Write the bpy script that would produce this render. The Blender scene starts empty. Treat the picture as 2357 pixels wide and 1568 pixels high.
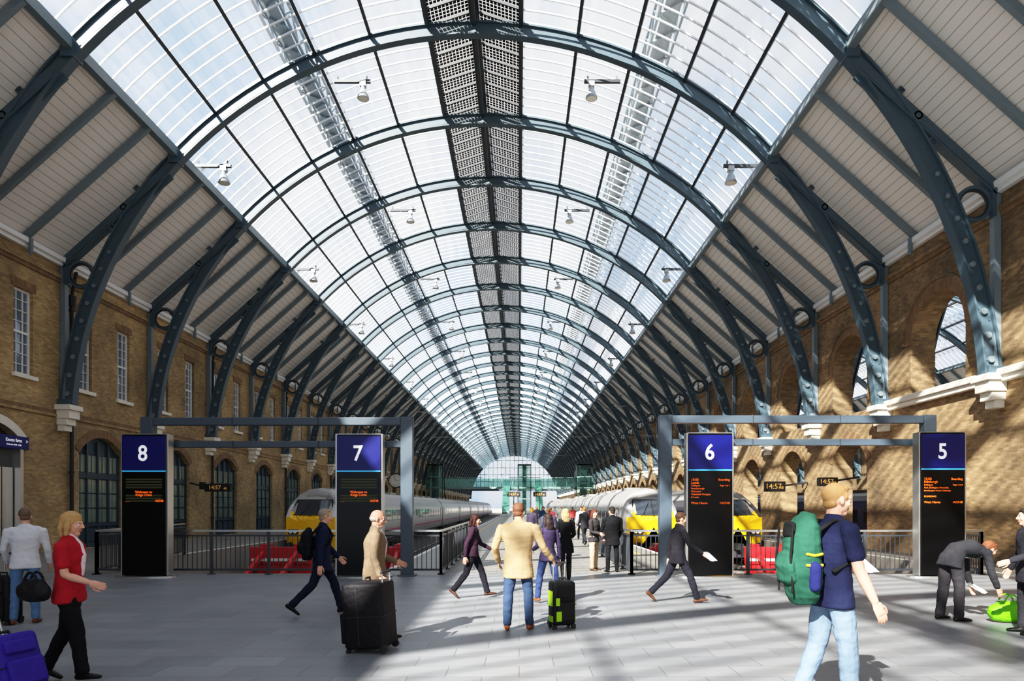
import bpy, math, random
from mathutils import Vector, Matrix, geometry, noise
from mathutils.bvhtree import BVHTree
random.seed(4)
V=Vector
# ---------------------------------------------------------------- constants
FPX=1540.0; EYE=1.72
CX=-1.74; CZ=4.42; R=16.0
XL=CX-16.0; XR=CX+16.0
BAY=6.05; Y0=25.9; NB0=-7; NB1=35
def Yr(n): return Y0+BAY*n
NRIB=NB1-NB0+1
YS=Yr(NB0); YE=Yr(NB1)
D2R=math.pi/180
# ---------------------------------------------------------------- materials
def c(r,g,b):
    def f(v):
        v/=255.0
        return v/12.92 if v<=.04045 else ((v+.055)/1.055)**2.4
    return (f(r),f(g),f(b),1)
def pbr(name,col,rough=.5,metal=0,var=0,scale=4,bump=0,emit=0,spec=.5,bscale=None,bdist=.02):
    m=bpy.data.materials.new(name); m.use_nodes=True
    nt=m.node_tree; b=nt.nodes['Principled BSDF']
    b.inputs['Base Color'].default_value=col
    b.inputs['Roughness'].default_value=rough
    b.inputs['Metallic'].default_value=metal
    b.inputs['Specular IOR Level'].default_value=spec
    if emit:
        b.inputs['Emission Color'].default_value=col
        b.inputs['Emission Strength'].default_value=emit
    if var or bump:
        tc=nt.nodes.new('ShaderNodeTexCoord')
        nz=nt.nodes.new('ShaderNodeTexNoise'); nz.inputs['Scale'].default_value=scale; nz.inputs['Detail'].default_value=5
        nt.links.new(tc.outputs['Object'],nz.inputs['Vector'])
        if var:
            mx=nt.nodes.new('ShaderNodeMix'); mx.data_type='RGBA'
            mx.inputs['A'].default_value=tuple(v*(1-var) for v in col[:3])+(1,)
            mx.inputs['B'].default_value=tuple(min(1,v*(1+var)) for v in col[:3])+(1,)
            nt.links.new(nz.outputs['Fac'],mx.inputs['Factor']); nt.links.new(mx.outputs['Result'],b.inputs['Base Color'])
        if bump:
            n2=nt.nodes.new('ShaderNodeTexNoise'); n2.inputs['Scale'].default_value=bscale or scale*4; n2.inputs['Detail'].default_value=3
            nt.links.new(tc.outputs['Object'],n2.inputs['Vector'])
            bp=nt.nodes.new('ShaderNodeBump'); bp.inputs['Strength'].default_value=bump; bp.inputs['Distance'].default_value=bdist
            nt.links.new(n2.outputs['Fac'],bp.inputs['Height']); nt.links.new(bp.outputs['Normal'],b.inputs['Normal'])
    return m
def brickmat(name,c1,c2,mort,bw=.225,bh=.075,ms=.006,soot=.45,floor=False,rough=.85,bumpd=.01,spots=None):
    m=bpy.data.materials.new(name); m.use_nodes=True
    nt=m.node_tree; N=nt.nodes; L=nt.links; b=N['Principled BSDF']; b.inputs['Roughness'].default_value=rough
    tc=N.new('ShaderNodeTexCoord'); sp=N.new('ShaderNodeSeparateXYZ'); L.new(tc.outputs['Object'],sp.inputs[0])
    cb=N.new('ShaderNodeCombineXYZ')
    if floor:
        L.new(sp.outputs['X'],cb.inputs['X']); L.new(sp.outputs['Y'],cb.inputs['Y'])
    else:
        ad=N.new('ShaderNodeMath'); ad.operation='ADD'; L.new(sp.outputs['X'],ad.inputs[0]); L.new(sp.outputs['Y'],ad.inputs[1])
        L.new(ad.outputs[0],cb.inputs['X']); L.new(sp.outputs['Z'],cb.inputs['Y'])
    br=N.new('ShaderNodeTexBrick'); L.new(cb.outputs[0],br.inputs['Vector'])
    br.inputs['Scale'].default_value=1; br.inputs['Brick Width'].default_value=bw; br.inputs['Row Height'].default_value=bh
    br.inputs['Mortar Size'].default_value=ms; br.inputs['Mortar Smooth'].default_value=.2
    br.inputs['Color1'].default_value=c1; br.inputs['Color2'].default_value=c2; br.inputs['Mortar'].default_value=mort
    nz=N.new('ShaderNodeTexNoise'); nz.inputs['Scale'].default_value=.35 if not floor else .5; nz.inputs['Detail'].default_value=8; nz.inputs['Roughness'].default_value=.65
    L.new(tc.outputs['Object'],nz.inputs['Vector'])
    mr=N.new('ShaderNodeMapRange'); mr.inputs['From Min'].default_value=.3; mr.inputs['From Max'].default_value=.7
    mr.inputs['To Min'].default_value=1-soot; mr.inputs['To Max'].default_value=1+soot*.35
    L.new(nz.outputs['Fac'],mr.inputs['Value'])
    mx=N.new('ShaderNodeVectorMath'); mx.operation='SCALE'; L.new(br.outputs['Color'],mx.inputs[0]); L.new(mr.outputs[0],mx.inputs['Scale'])
    L.new(mx.outputs[0],b.inputs['Base Color'])
    bp=N.new('ShaderNodeBump'); bp.inputs['Strength'].default_value=.5; bp.inputs['Distance'].default_value=bumpd; bp.invert=True
    L.new(br.outputs['Fac'],bp.inputs['Height']); L.new(bp.outputs['Normal'],b.inputs['Normal'])
    return m
def boardmat(name,col,pitch=.28):
    m=bpy.data.materials.new(name); m.use_nodes=True
    nt=m.node_tree; N=nt.nodes; L=nt.links; b=N['Principled BSDF']; b.inputs['Roughness'].default_value=.6
    tc=N.new('ShaderNodeTexCoord'); sp=N.new('ShaderNodeSeparateXYZ'); L.new(tc.outputs['Object'],sp.inputs[0])
    d=N.new('ShaderNodeMath'); d.operation='DIVIDE'; L.new(sp.outputs['Z'],d.inputs[0]); d.inputs[1].default_value=pitch*.67
    f=N.new('ShaderNodeMath'); f.operation='FRACT'; L.new(d.outputs[0],f.inputs[0])
    lt=N.new('ShaderNodeMath'); lt.operation='LESS_THAN'; L.new(f.outputs[0],lt.inputs[0]); lt.inputs[1].default_value=.09
    nz=N.new('ShaderNodeTexNoise'); nz.inputs['Scale'].default_value=1.5; L.new(tc.outputs['Object'],nz.inputs['Vector'])
    m1=N.new('ShaderNodeMix'); m1.data_type='RGBA'; m1.inputs['A'].default_value=tuple(v*.9 for v in col[:3])+(1,); m1.inputs['B'].default_value=col
    L.new(nz.outputs['Fac'],m1.inputs['Factor'])
    m2=N.new('ShaderNodeMix'); m2.data_type='RGBA'; L.new(lt.outputs[0],m2.inputs['Factor']); L.new(m1.outputs['Result'],m2.inputs['A'])
    m2.inputs['B'].default_value=tuple(v*.45 for v in col[:3])+(1,)
    L.new(m2.outputs['Result'],b.inputs['Base Color'])
    return m
def glassmat(name,tint,fac0,fac1,gcol,streak=(6,.15,6)):
    m=bpy.data.materials.new(name); m.use_nodes=True
    nt=m.node_tree; N=nt.nodes; L=nt.links; N.remove(N['Principled BSDF']); out=N['Material Output']
    t=N.new('ShaderNodeBsdfTransparent'); t.inputs[0].default_value=tint
    tr=N.new('ShaderNodeBsdfTranslucent'); tr.inputs[0].default_value=gcol
    mx=N.new('ShaderNodeMixShader')
    tc=N.new('ShaderNodeTexCoord'); mp=N.new('ShaderNodeMapping'); mp.inputs['Scale'].default_value=streak
    L.new(tc.outputs['Object'],mp.inputs[0]); nz=N.new('ShaderNodeTexNoise'); nz.inputs['Scale'].default_value=.5; nz.inputs['Detail'].default_value=4
    L.new(mp.outputs[0],nz.inputs['Vector'])
    mr=N.new('ShaderNodeMapRange'); mr.inputs['From Min'].default_value=.3; mr.inputs['From Max'].default_value=.7
    mr.inputs['To Min'].default_value=fac0; mr.inputs['To Max'].default_value=fac1; L.new(nz.outputs['Fac'],mr.inputs['Value'])
    L.new(mr.outputs[0],mx.inputs[0]); L.new(t.outputs[0],mx.inputs[1]); L.new(tr.outputs[0],mx.inputs[2]); L.new(mx.outputs[0],out.inputs[0])
    return m
def barmat(name,col,f):
    m=bpy.data.materials.new(name); m.use_nodes=True
    nt=m.node_tree; N=nt.nodes; L=nt.links; N.remove(N['Principled BSDF']); out=N['Material Output']
    t=N.new('ShaderNodeBsdfDiffuse'); t.inputs[0].default_value=col
    tr=N.new('ShaderNodeBsdfTranslucent'); tr.inputs[0].default_value=col
    mx=N.new('ShaderNodeMixShader'); mx.inputs[0].default_value=f
    L.new(t.outputs[0],mx.inputs[1]); L.new(tr.outputs[0],mx.inputs[2]); L.new(mx.outputs[0],out.inputs[0]); return m
M={}
M['steel']=pbr('blue_grey_painted_steel',c(60,79,90),.45,var=.15,scale=2)
M['steel_l']=pbr('pale_grey_blue_steel',c(104,118,126),.5,var=.1)
M['steel_d']=pbr('dark_steel',c(36,42,48),.45,var=.1)
M['board']=boardmat('painted_roof_boards',c(232,227,220))
M['white']=pbr('white_paint',c(226,226,224),.5)
M['bar']=barmat('glazing_bar_white',c(240,242,244),.3)
M['stone']=pbr('painted_stone',c(222,214,198),.7,var=.12,scale=3,bump=.15)
M['glass']=glassmat('roof_glass',(.90,.93,.97,1),.01,.06,(.93,.96,1,1))
M['pvglass']=glassmat('solar_glass',(.85,.82,.8,1),.10,.16,(.95,.9,.88,1))
M['pv']=pbr('solar_cell',c(14,14,18),.5,spec=.2)
M['brickL']=brickmat('yellow_stock_brick',c(188,158,108),c(150,120,78),c(154,136,106),soot=.55)
M['brickR']=brickmat('brown_stock_brick',c(166,134,92),c(122,96,64),c(130,110,86),soot=.7)
M['rubbed']=brickmat('rubbed_arch_brick',c(142,108,74),c(116,88,58),c(108,88,66),bw=.11,bh=.3,soot=.3)
M['paver']=brickmat('grey_stone_pavers',c(128,129,132),c(114,116,120),c(88,88,90),bw=.75,bh=.45,ms=.005,soot=.2,floor=True,rough=.42,bumpd=.003)
M['plat']=brickmat('platform_pavers',c(132,128,122),c(120,117,112),c(90,88,84),bw=.6,bh=.6,ms=.008,soot=.2,floor=True,rough=.5,bumpd=.004)
M['ballast']=pbr('track_bed',c(60,55,50),.95,var=.5,scale=9,bump=.8)
M['rail']=pbr('rail_steel',c(120,112,104),.35,metal=.8,var=.2)
M['sleeper']=pbr('concrete_sleeper',c(104,98,92),.9,var=.2)
M['conc']=pbr('concrete',c(134,128,120),.85,var=.2,scale=1,bump=.2)
M['edgew']=pbr('platform_edge_white',c(226,224,216),.6)
M['edgey']=pbr('platform_edge_yellow',c(216,180,70),.6)
M['dglass']=pbr('dark_window_glass',c(38,48,56),.08,spec=.8)
M['wglass']=pbr('sash_window_glass',c(92,104,116),.06,spec=1)
M['door']=pbr('blue_green_door_paint',c(34,54,66),.4,var=.1)
M['dpanel']=pbr('door_pane_glass',c(118,132,118),.12,spec=.8,var=.5,scale=1.3)
M['black']=pbr('gloss_black',c(5,5,6),.22,spec=.2)
M['mblack']=pbr('matt_black',c(15,15,17),.6)
M['silver']=pbr('brushed_silver',c(190,190,188),.3,metal=.9)
M['navy']=pbr('sign_navy',c(8,12,84),.35,emit=.12,spec=.3)
M['cyan']=pbr('sign_cyan',c(50,150,205),.4,emit=.4)
M['led']=pbr('led_orange',c(255,96,20),.5,emit=.9)
M['amber']=pbr('led_amber',c(216,160,80),.5,emit=.3)
M['ledrow']=pbr('led_dark_row',c(46,50,16),.6,emit=.12)
M['txt']=pbr('sign_white',c(245,246,250),.5,emit=.5)
M['frame']=pbr('gantry_paint',c(58,70,82),.4)
M['fence']=pbr('fence_paint',c(44,48,54),.4)
M['red']=pbr('buffer_red',c(196,22,28),.45,var=.1)
M['yel']=pbr('train_yellow',c(244,184,8),.35)
M['tsil']=pbr('train_silver',c(190,188,188),.3,metal=.25)
M['troof']=pbr('train_roof',c(150,146,142),.5,metal=.1)
M['tdark']=pbr('train_dark',c(50,48,54),.35)
M['tblue']=pbr('train_blue',c(34,40,112),.35)
M['tglass']=pbr('train_glass',c(24,28,34),.06,spec=1)
M['twind']=pbr('windscreen',c(40,46,54),.12,spec=.6)
M['tpink']=pbr('train_stripe',c(170,50,90),.4)
M['bglass']=glassmat('green_bridge_glass',(.78,.9,.87,1),.12,.25,(.5,.7,.65,1))
M['bgreen']=pbr('bridge_green',c(116,148,142),.3)
M['outside']=pbr('far_ground',c(150,146,140),.9,var=.2,scale=.2)
M['clock']=pbr('clock_face',c(236,234,226),.4)
M['bulb']=pbr('lamp_lens',c(240,236,224),.3)
M['alum']=pbr('lamp_aluminium',c(170,174,176),.35,metal=.5)

# ---------------------------------------------------------------- mesh builder
class MB:
    def __init__(s): s.v=[]; s.f=[]; s.m=[]; s.mats=[]
    def mi(s,k):
        if k not in s.mats: s.mats.append(k)
        return s.mats.index(k)
    def face(s,pts,k):
        i=len(s.v); s.v+= [tuple(p) for p in pts]; s.f.append(tuple(range(i,i+len(pts)))); s.m.append(s.mi(k))
    def raw(s,vs,fs,k):
        i=len(s.v); s.v+=[tuple(p) for p in vs]; q=s.mi(k)
        for f in fs: s.f.append(tuple(j+i for j in f)); s.m.append(q)
    def box(s,a,b,k,mat=None):
        (x0,y0,z0),(x1,y1,z1)=a,b
        vs=[V(p) for p in [(x0,y0,z0),(x1,y0,z0),(x1,y1,z0),(x0,y1,z0),(x0,y0,z1),(x1,y0,z1),(x1,y1,z1),(x0,y1,z1)]]
        if mat: vs=[mat@p for p in vs]
        s.raw(vs,[(0,3,2,1),(4,5,6,7),(0,1,5,4),(1,2,6,5),(2,3,7,6),(3,0,4,7)],k)
    def cb(s,cen,sz,k,mat=None):
        s.box([cen[i]-sz[i]/2 for i in range(3)],[cen[i]+sz[i]/2 for i in range(3)],k,mat)
    def beam(s,p,q,w,h,k,up=(0,0,1)):
        p=V(p);q=V(q); t=(q-p).normalized(); up=V(up); sd=t.cross(up)
        if sd.length<1e-4: sd=t.cross(V((1,0,0)))
        sd.normalize(); u=sd.cross(t)
        vs=[]
        for e in (p,q):
            for a,b in ((-1,-1),(1,-1),(1,1),(-1,1)): vs.append(e+sd*(a*w/2)+u*(b*h/2))
        s.raw(vs,[(0,1,2,3)[::-1],(4,5,6,7),(0,1,5,4),(1,2,6,5),(2,3,7,6),(3,0,4,7)],k)
    def cyl(s,p,q,r,k,n=10,r2=None):
        p=V(p);q=V(q); t=(q-p).normalized(); a=t.orthogonal().normalized(); b=t.cross(a); r2=r if r2 is None else r2
        vs=[p+(a*math.cos(2*math.pi*i/n)+b*math.sin(2*math.pi*i/n))*r for i in range(n)]+[q+(a*math.cos(2*math.pi*i/n)+b*math.sin(2*math.pi*i/n))*r2 for i in range(n)]
        fs=[(i,(i+1)%n,n+(i+1)%n,n+i) for i in range(n)]+[tuple(range(n))[::-1],tuple(range(n,2*n))]
        s.raw(vs,fs,k)
    def ringxz(s,cen,r0,r1,t,k,n=24):
        vs=[]
        for i in range(n):
            a=2*math.pi*i/n
            for r,y in ((r0,-t/2),(r1,-t/2),(r1,t/2),(r0,t/2)): vs.append((cen[0]+r*math.cos(a),cen[1]+y,cen[2]+r*math.sin(a)))
        fs=[]
        for i in range(n):
            j=(i+1)%n
            for e in range(4): fs.append((i*4+e,i*4+(e+1)%4,j*4+(e+1)%4,j*4+e))
        s.raw(vs,fs,k)
    def arc(s,r0,r1,y0,y1,a0,a1,n,k):
        vs=[]
        for i in range(n+1):
            a=(a0+(a1-a0)*i/n)*D2R
            for r,y in ((r0,y0),(r1,y0),(r1,y1),(r0,y1)): vs.append((CX+r*math.sin(a),y,CZ+r*math.cos(a)))
        fs=[]
        for i in range(n):
            for e in range(4): fs.append((i*4+e,i*4+(e+1)%4,(i+1)*4+(e+1)%4,(i+1)*4+e))
        fs.append((0,1,2,3)); fs.append((n*4+3,n*4+2,n*4+1,n*4))
        s.raw(vs,fs,k)
    def build(s,name,parent=None,smooth=False,bevel=0,loc=None,rot=None,array=None,bseg=2):
        me=bpy.data.meshes.new(name); me.from_pydata(s.v,[],s.f); me.update()
        for k in s.mats: me.materials.append(M[k] if isinstance(k,str) else k)
        me.polygons.foreach_set('material_index',s.m)
        if smooth: me.polygons.foreach_set('use_smooth',[True]*len(s.f))
        ob=bpy.data.objects.new(name,me); bpy.context.collection.objects.link(ob)
        if parent: ob.parent=parent
        if loc: ob.location=loc
        if rot: ob.rotation_euler=rot
        if bevel:
            w=ob.modifiers.new('weld','WELD'); w.merge_threshold=.0005
            b=ob.modifiers.new('bev','BEVEL'); b.width=bevel; b.segments=bseg; b.limit_method='ANGLE'; b.angle_limit=.7
        if array:
            a=ob.modifiers.new('arr','ARRAY'); a.use_relative_offset=False; a.use_constant_offset=True
            a.constant_offset_displace=array[1]; a.count=array[0]
        return ob
def empty(name,loc=(0,0,0)):
    e=bpy.data.objects.new(name,None); bpy.context.collection.objects.link(e); e.location=loc; e.empty_display_size=.2; return e
def text(body,size,loc,mat,parent,align='CENTER',off=0,rot=(math.pi/2,0,0),name='lettering',sx=1):
    cu=bpy.data.curves.new(name,'FONT'); cu.body=body; cu.size=size; cu.align_x=align; cu.extrude=.002; cu.offset=off; cu.align_y='CENTER'
    cu.materials.append(M[mat]); ob=bpy.data.objects.new(name,cu); bpy.context.collection.objects.link(ob)
    ob.location=loc; ob.rotation_euler=rot; ob.scale=(sx,1,1); ob.parent=parent; return ob
def clonetree(e,name,dx):
    n=empty(name,(e.location.x+dx,e.location.y,e.location.z))
    for ch in list(e.children):
        o=ch.copy(); bpy.context.collection.objects.link(o); o.parent=n
    return n

# ================================================================ ROOF
roof=empty('train_shed_roof')
AE=46.7
def PT(r,a,y=0): return V((CX+r*math.sin(a*D2R),y,CZ+r*math.cos(a*D2R)))
b=MB()
b.arc(15.55,16.0,-.06,.06,-86,86,72,'steel')
b.arc(15.51,15.57,-.16,.16,-86,86,72,'steel')
b.arc(15.96,16.03,-.16,.16,-86,86,72,'steel')
for sgn in (-1,1):
    ex=CX+sgn*11.55; wx=CX+sgn*15.97
    b.beam((wx,0,11.05),(CX+sgn*11.2,0,15.35),.26,.26,'steel')
    b.beam((wx-sgn*.15,0,10.93),(CX+sgn*11.6,0,14.75),.3,.05,'steel')
    b.box((min(wx,wx-sgn*.2),-.1,5.7),(max(wx,wx-sgn*.2),.1,11.0),'steel_l')
    b.cb((CX+sgn*15.75,0,10.75),(.12,.3,.9),'steel')
    b.ringxz((CX+sgn*15.2,0,10.68),.44,.53,.16,'steel')
    b.ringxz((CX+sgn*15.2,0,10.68),.38,.46,.06,'steel_d')
    b.beam(PT(16.1,sgn*58,0),(CX+sgn*11.8,0,14.6),.06,.5,'steel')
    for q in range(4):
        rr=.15-.02*q; a=sgn*(60-3.2*q); p=PT(16.12+.03*q,a)
        b.ringxz((p.x,0,p.z),rr*.6,rr,.26,'steel',12)
    for q in range(9):
        p=PT(15.76,sgn*(84-2.6*q)); b.cyl((p.x,-.14,p.z),(p.x,.14,p.z),.1-.004*q,'steel_l',10)
    for q in range(26):
        for rr in (15.63,15.88):
            p=PT(rr,sgn*(84-1.4*q)); b.cyl((p.x,-.09,p.z),(p.x,.09,p.z),.02,'steel',5)
    b.cb((CX+sgn*15.75,0,5.72),(.5,.5,.25),'steel')
    b.cb((ex,0,15.2),(.4,.44,.5),'steel')
b.build('arched_ribs',roof,loc=(0,YS,0),array=(NRIB,(0,BAY,0)))
b=MB()
for sgn in (-1,1):
    for k in (1,2):
        y=BAY*k/3
        b.beam((CX+sgn*15.95,y,11.28),(CX+sgn*11.5,y,15.25),.16,.2,'steel_l')
        b.cb((CX+sgn*15.7,y,11.05),(.12,.12,.5),'steel_l')
        b.cyl((CX+sgn*15.7,y,10.85),(CX+sgn*15.7,y,10.7),.05,'steel_l',8)
b.build('intermediate_rafters',roof,loc=(0,YS,0),array=(NRIB-1,(0,BAY,0)))
b=MB()
for sgn in (-1,1):
    p0=V((CX+sgn*16.15,0,11.3)); p1=V((CX+sgn*11.45,0,15.52)); n=V((sgn*.67,0,.74))*.12
    for o in (V((0,0,0)),n):
        b.face([p0+o+V((0,YS,0)),p1+o+V((0,YS,0)),p1+o+V((0,YE,0)),p0+o+V((0,YE,0))],'board')
b.build('boarded_lining',roof)
b=MB()
for sgn in (-1,1):
    b.beam((CX+sgn*11.5,YS,15.35),(CX+sgn*11.5,YE,15.35),.24,.34,'steel_l')
    b.beam((CX+sgn*11.75,YS,15.55),(CX+sgn*11.75,YE,15.55),.1,.2,'white')
    for k in range(1,6):
        a=sgn*(6.5+8.04*(k-1)); p=PT(16.0,a)
        b.beam((p.x,YS,p.z),(p.x,YE,p.z),.12,.18,'steel_d',up=(math.sin(a*D2R),0,math.cos(a*D2R)))
    p=PT(16.0,sgn*6.5)
    b.beam((p.x,YS,p.z+.1),(p.x,YE,p.z+.1),.18,.26,'steel_d')
b.beam((CX,YS,CZ+16.45),(CX,YE,CZ+16.45),.38,.34,'steel_d')
b.beam((CX,YS,CZ+15.98),(CX,YE,CZ+15.98),.14,.24,'steel_d')
b.build('purlins_and_ridge',roof)
b=MB()
for sgn in (-1,1):
    n=20
    for i in range(n):
        a0=sgn*(6.5+(AE-6.5)*i/n); a1=sgn*(6.5+(AE-6.5)*(i+1)/n)
        p=PT(16.14,a0);q=PT(16.14,a1)
        b.face([(p.x,YS,p.z),(p.x,YE,p.z),(q.x,YE,q.z),(q.x,YS,q.z)],'glass')
b.build('roof_glazing',roof)
b=MB()
for sgn in (-1,1):
    b.arc(16.12,16.17,-.032,.032,sgn*6.5,sgn*AE,16,'bar')
nb=9
b.build('glazing_bars',roof,loc=(0,YS,0),array=(int((NRIB-1)*nb),(0,BAY/nb,0)))
b=MB()
for sgn in (-1,1):
    for k in range(7):
        y0=BAY/7*k+.1; y1=y0+.7
        o=V((CX+sgn*1.76,0,CZ+15.98)); i_=V((CX+sgn*.2,0,CZ+16.5))
        b.face([o+V((0,y0,0)),i_+V((0,y0,0)),i_+V((0,y1,0)),o+V((0,y1,0))],'pvglass')
        b.beam(o+V((0,y0-.03,0)),i_+V((0,y0-.03,0)),.06,.1,'steel_d')
        nx=11; ny=4
        for u in range(nx):
            for w in range(ny):
                f0=(u+.08)/nx; f1=(u+.92)/nx; g0=y0+(y1-y0)*(w+.08)/ny; g1=y0+(y1-y0)*(w+.92)/ny
                d=V((0,0,-.02))
                A=o.lerp(i_,f0)+d;B_=o.lerp(i_,f1)+d
                b.face([(A.x,g0,A.z),(B_.x,g0,B_.z),(B_.x,g1,B_.z),(A.x,g1,A.z)],'pv')
b.build('solar_panel_slats',roof,loc=(0,YS,0),array=(NRIB-1,(0,BAY,0)))
b=MB()
for a in (-25,25):
    p=PT(17.2,a); q=BAY/4
    for dx in (-.45,.45):
        for dz in (-.35,.35):
            b.beam((p.x+dx,0,p.z+dz),(p.x+dx,BAY,p.z+dz),.09,.09,'steel_l')
    for k in range(4):
        y=q*k
        for dx in (-.45,.45):
            b.beam((p.x+dx,y,p.z-.35),(p.x+dx,y+q/2,p.z+.35),.07,.07,'steel_l'); b.beam((p.x+dx,y+q/2,p.z+.35),(p.x+dx,y+q,p.z-.35),.07,.07,'steel_l')
        b.beam((p.x-.45,y,p.z-.35),(p.x+.45,y+q/2,p.z-.35),.07,.07,'steel_l'); b.beam((p.x+.45,y+q/2,p.z-.35),(p.x-.45,y+q,p.z-.35),.07,.07,'steel_l')
    b.box((p.x-.3,0,p.z-.3),(p.x+.3,BAY,p.z-.27),'steel_l')
b.build('maintenance_walkways',roof,loc=(0,YS,0),array=(NRIB-1,(0,BAY,0)))
b=MB()
for sgn in (-1,1):
    x=CX+sgn*16
    b.box((min(x,x-sgn*.28),YS,11.12),(max(x,x-sgn*.28),YE,11.3),'white')
    b.box((min(x,x-sgn*.16),YS,10.98),(max(x,x-sgn*.16),YE,11.12),'white')
b.build('eaves_cornice',roof)
roof2=clonetree(roof,'train_shed_roof.001',32.9)

def flood(ang,yy,cnt,first):
    p=PT(15.95,ang); s=1 if ang>0 else -1
    b=MB()
    b.cb((0,0,-.12),(1.5,.12,.12),'steel_d')
    b.cyl((-.6,0,-.1),(-.6,0,.1),.03,'steel_d'); b.cyl((.6,0,-.1),(.6,0,.1),.03,'steel_d')
    x=-s*.45
    b.cb((x,0,-.25),(.24,.22,.2),'alum')
    b.cyl((x,0,-.34),(x,0,-.5),.1,'alum',14)
    b.cyl((x,0,-.5),(x,0,-.78),.13,'alum',18,r2=.25)
    b.cyl((x,0,-.78),(x,0,-.84),.25,'alum',18,r2=.24)
    b.cyl((x,0,-.842),(x,0,-.85),.21,'bulb',18)
    b.build('roof_floodlight',None,loc=(p.x,yy,p.z),array=(cnt,(0,2*BAY,0)))
for a in (-19,19,-43.5,43.5): flood(a,Yr(0)+1.9,16,True)

# ================================================================ WALLS
def archhole(cy,hw,z0,zs,rise,n=14):
    pts=[(cy-hw,z0),(cy+hw,z0)]
    if rise<=0: return pts+[(cy+hw,zs),(cy-hw,zs)]
    Rr=(hw*hw+rise*rise)/(2*rise); cz=zs+rise-Rr; a0=math.asin(min(1,hw/Rr))
    if rise>=hw: a0=math.pi/2
    for i in range(n+1):
        a=a0-2*a0*i/n; pts.append((cy+Rr*math.sin(a),cz+Rr*math.cos(a)))
    return pts
def panel(b,X,th,outer,holes,k,rev=None):
    y0,y1,z0,z1=outer
    loops=[[(y0,z0),(y1,z0),(y1,z1),(y0,z1)]]+holes
    flat=[p for l in loops for p in l]
    tris=geometry.tessellate_polygon([[V((0,p[0],p[1])) for p in l] for l in loops])
    for xx in (X,X+th):
        b.raw([(xx,p[0],p[1]) for p in flat],[tuple(t) for t in tris],k)
    for l in holes:
        n=len(l)
        for i in range(n):
            p=l[i];q=l[(i+1)%n]
            b.face([(X,p[0],p[1]),(X,q[0],q[1]),(X+th,q[0],q[1]),(X+th,p[0],p[1])],rev or k)
def archring(b,X,sg,cy,hw,zs,rise,w,k,n=16,proj=.03):
    Rr=(hw*hw+rise*rise)/(2*rise); cz=zs+rise-Rr; a0=math.asin(min(1,hw/Rr))
    if rise>=hw: a0=math.pi/2
    P=[]
    for i in range(n+1):
        a=a0-2*a0*i/n; P.append([(cy+r*math.sin(a),cz+r*math.cos(a)) for r in (Rr,Rr+w)])
    x=X+sg*proj
    for i in range(n):
        a_,b_=P[i],P[i+1]
        b.face([(x,*a_[0]),(x,*a_[1]),(x,*b_[1]),(x,*b_[0])],k)
        b.face([(X,*a_[1]),(x,*a_[1]),(x,*b_[1]),(X,*b_[1])],k)
        b.face([(X,*a_[0]),(x,*a_[0]),(x,*b_[0]),(X,*b_[0])],k)
WT=11.3
b=MB()
for n in range(NB0,NB1):
    y=Yr(n)
    holes=[archhole(y+1.4,.47,6.43,9.5,0),archhole(y+4.1,.47,6.43,9.5,0),archhole(y+2.55,1.5,0.02,3.9,.72)]
    panel(b,XL,-.6,(y,y+BAY,0,WT),holes,'brickL')
    archring(b,XL,1,y+2.55,1.5,3.9,.72,.34,'rubbed')
    for o in (1.4,4.1):
        b.box((XL,y+o-.6,9.5),(XL+.025,y+o+.6,9.82),'rubbed')
        b.box((XL-.2,y+o-.58,6.3),(XL+.12,y+o+.58,6.44),'stone')
b.box((XL,YS,5.15),(XL+.07,YE,5.25),'brickL'); b.box((XL,YS,5.25),(XL+.04,YE,5.4),'rubbed')
b.box((XL,YS,10.35),(XL+.06,YE,10.5),'rubbed'); b.box((XL,YS,10.5),(XL+.11,YE,10.62),'brickL')
b.build('wall_left')
b=MB()
for n in range(NB0,NB1):
    y=Yr(n); holes=[archhole(y+BAY/2,1.5,5.7,7.6,1.5,20)]
    if n>=0: holes.append(archhole(y+BAY/2,1.5,0.02,3.6,1.0,16))
    panel(b,XR,.9,(y,y+BAY,0,WT),holes,'brickR')
    archring(b,XR,-1,y+BAY/2,1.5,7.6,1.5,.36,'rubbed',20)
    archring(b,XR,-1,y+BAY/2,1.86,7.6,1.86,.14,'brickR',20,proj=.07)
    if n>=0: archring(b,XR,-1,y+BAY/2,1.5,3.6,1.0,.34,'rubbed',16)
b.box((XR-.07,YS,10.3),(XR,YE,10.45),'rubbed'); b.box((XR-.12,YS,10.45),(XR,YE,10.6),'brickR')
b.build('wall_right')
b=MB(); b.box((XR+32.9,YS,0),(XR+33.5,YE,WT),'brickR')
for n in range(0,NB1): b.box((XR+32.88,Yr(n)+1.6,5.6),(XR+32.9,Yr(n)+4.4,8.8),'dglass')
b.build('wall_far_right')
b=MB()
b.box((XR-.28,YS,5.55),(XR,26.45,5.75),'stone'); b.box((XR-.2,YS,5.38),(XR,26.4,5.55),'stone'); b.box((XR-.3,26.2,5.3),(XR,26.5,5.78),'stone')
b.build('trim_1',bevel=.02)
for ti,sgn in ((2,-1),(3,1)):
    b=MB()
    x=CX+sgn*16
    def bx(w,d,z0,z1):
        b.box((min(x,x-sgn*d),-w/2,z0),(max(x,x-sgn*d),w/2,z1),'stone')
    bx(.78,.62,5.42,5.62); bx(.62,.54,5.1,5.42); bx(.52,.42,4.85,5.1); bx(.42,.3,4.62,4.85)
    b.build('trim_%d'%ti,bevel=.02,loc=(0,YS,0),array=(NRIB,(0,BAY,0)))
wb=MB()
W=.47; z0=6.44; z1=9.5
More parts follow.
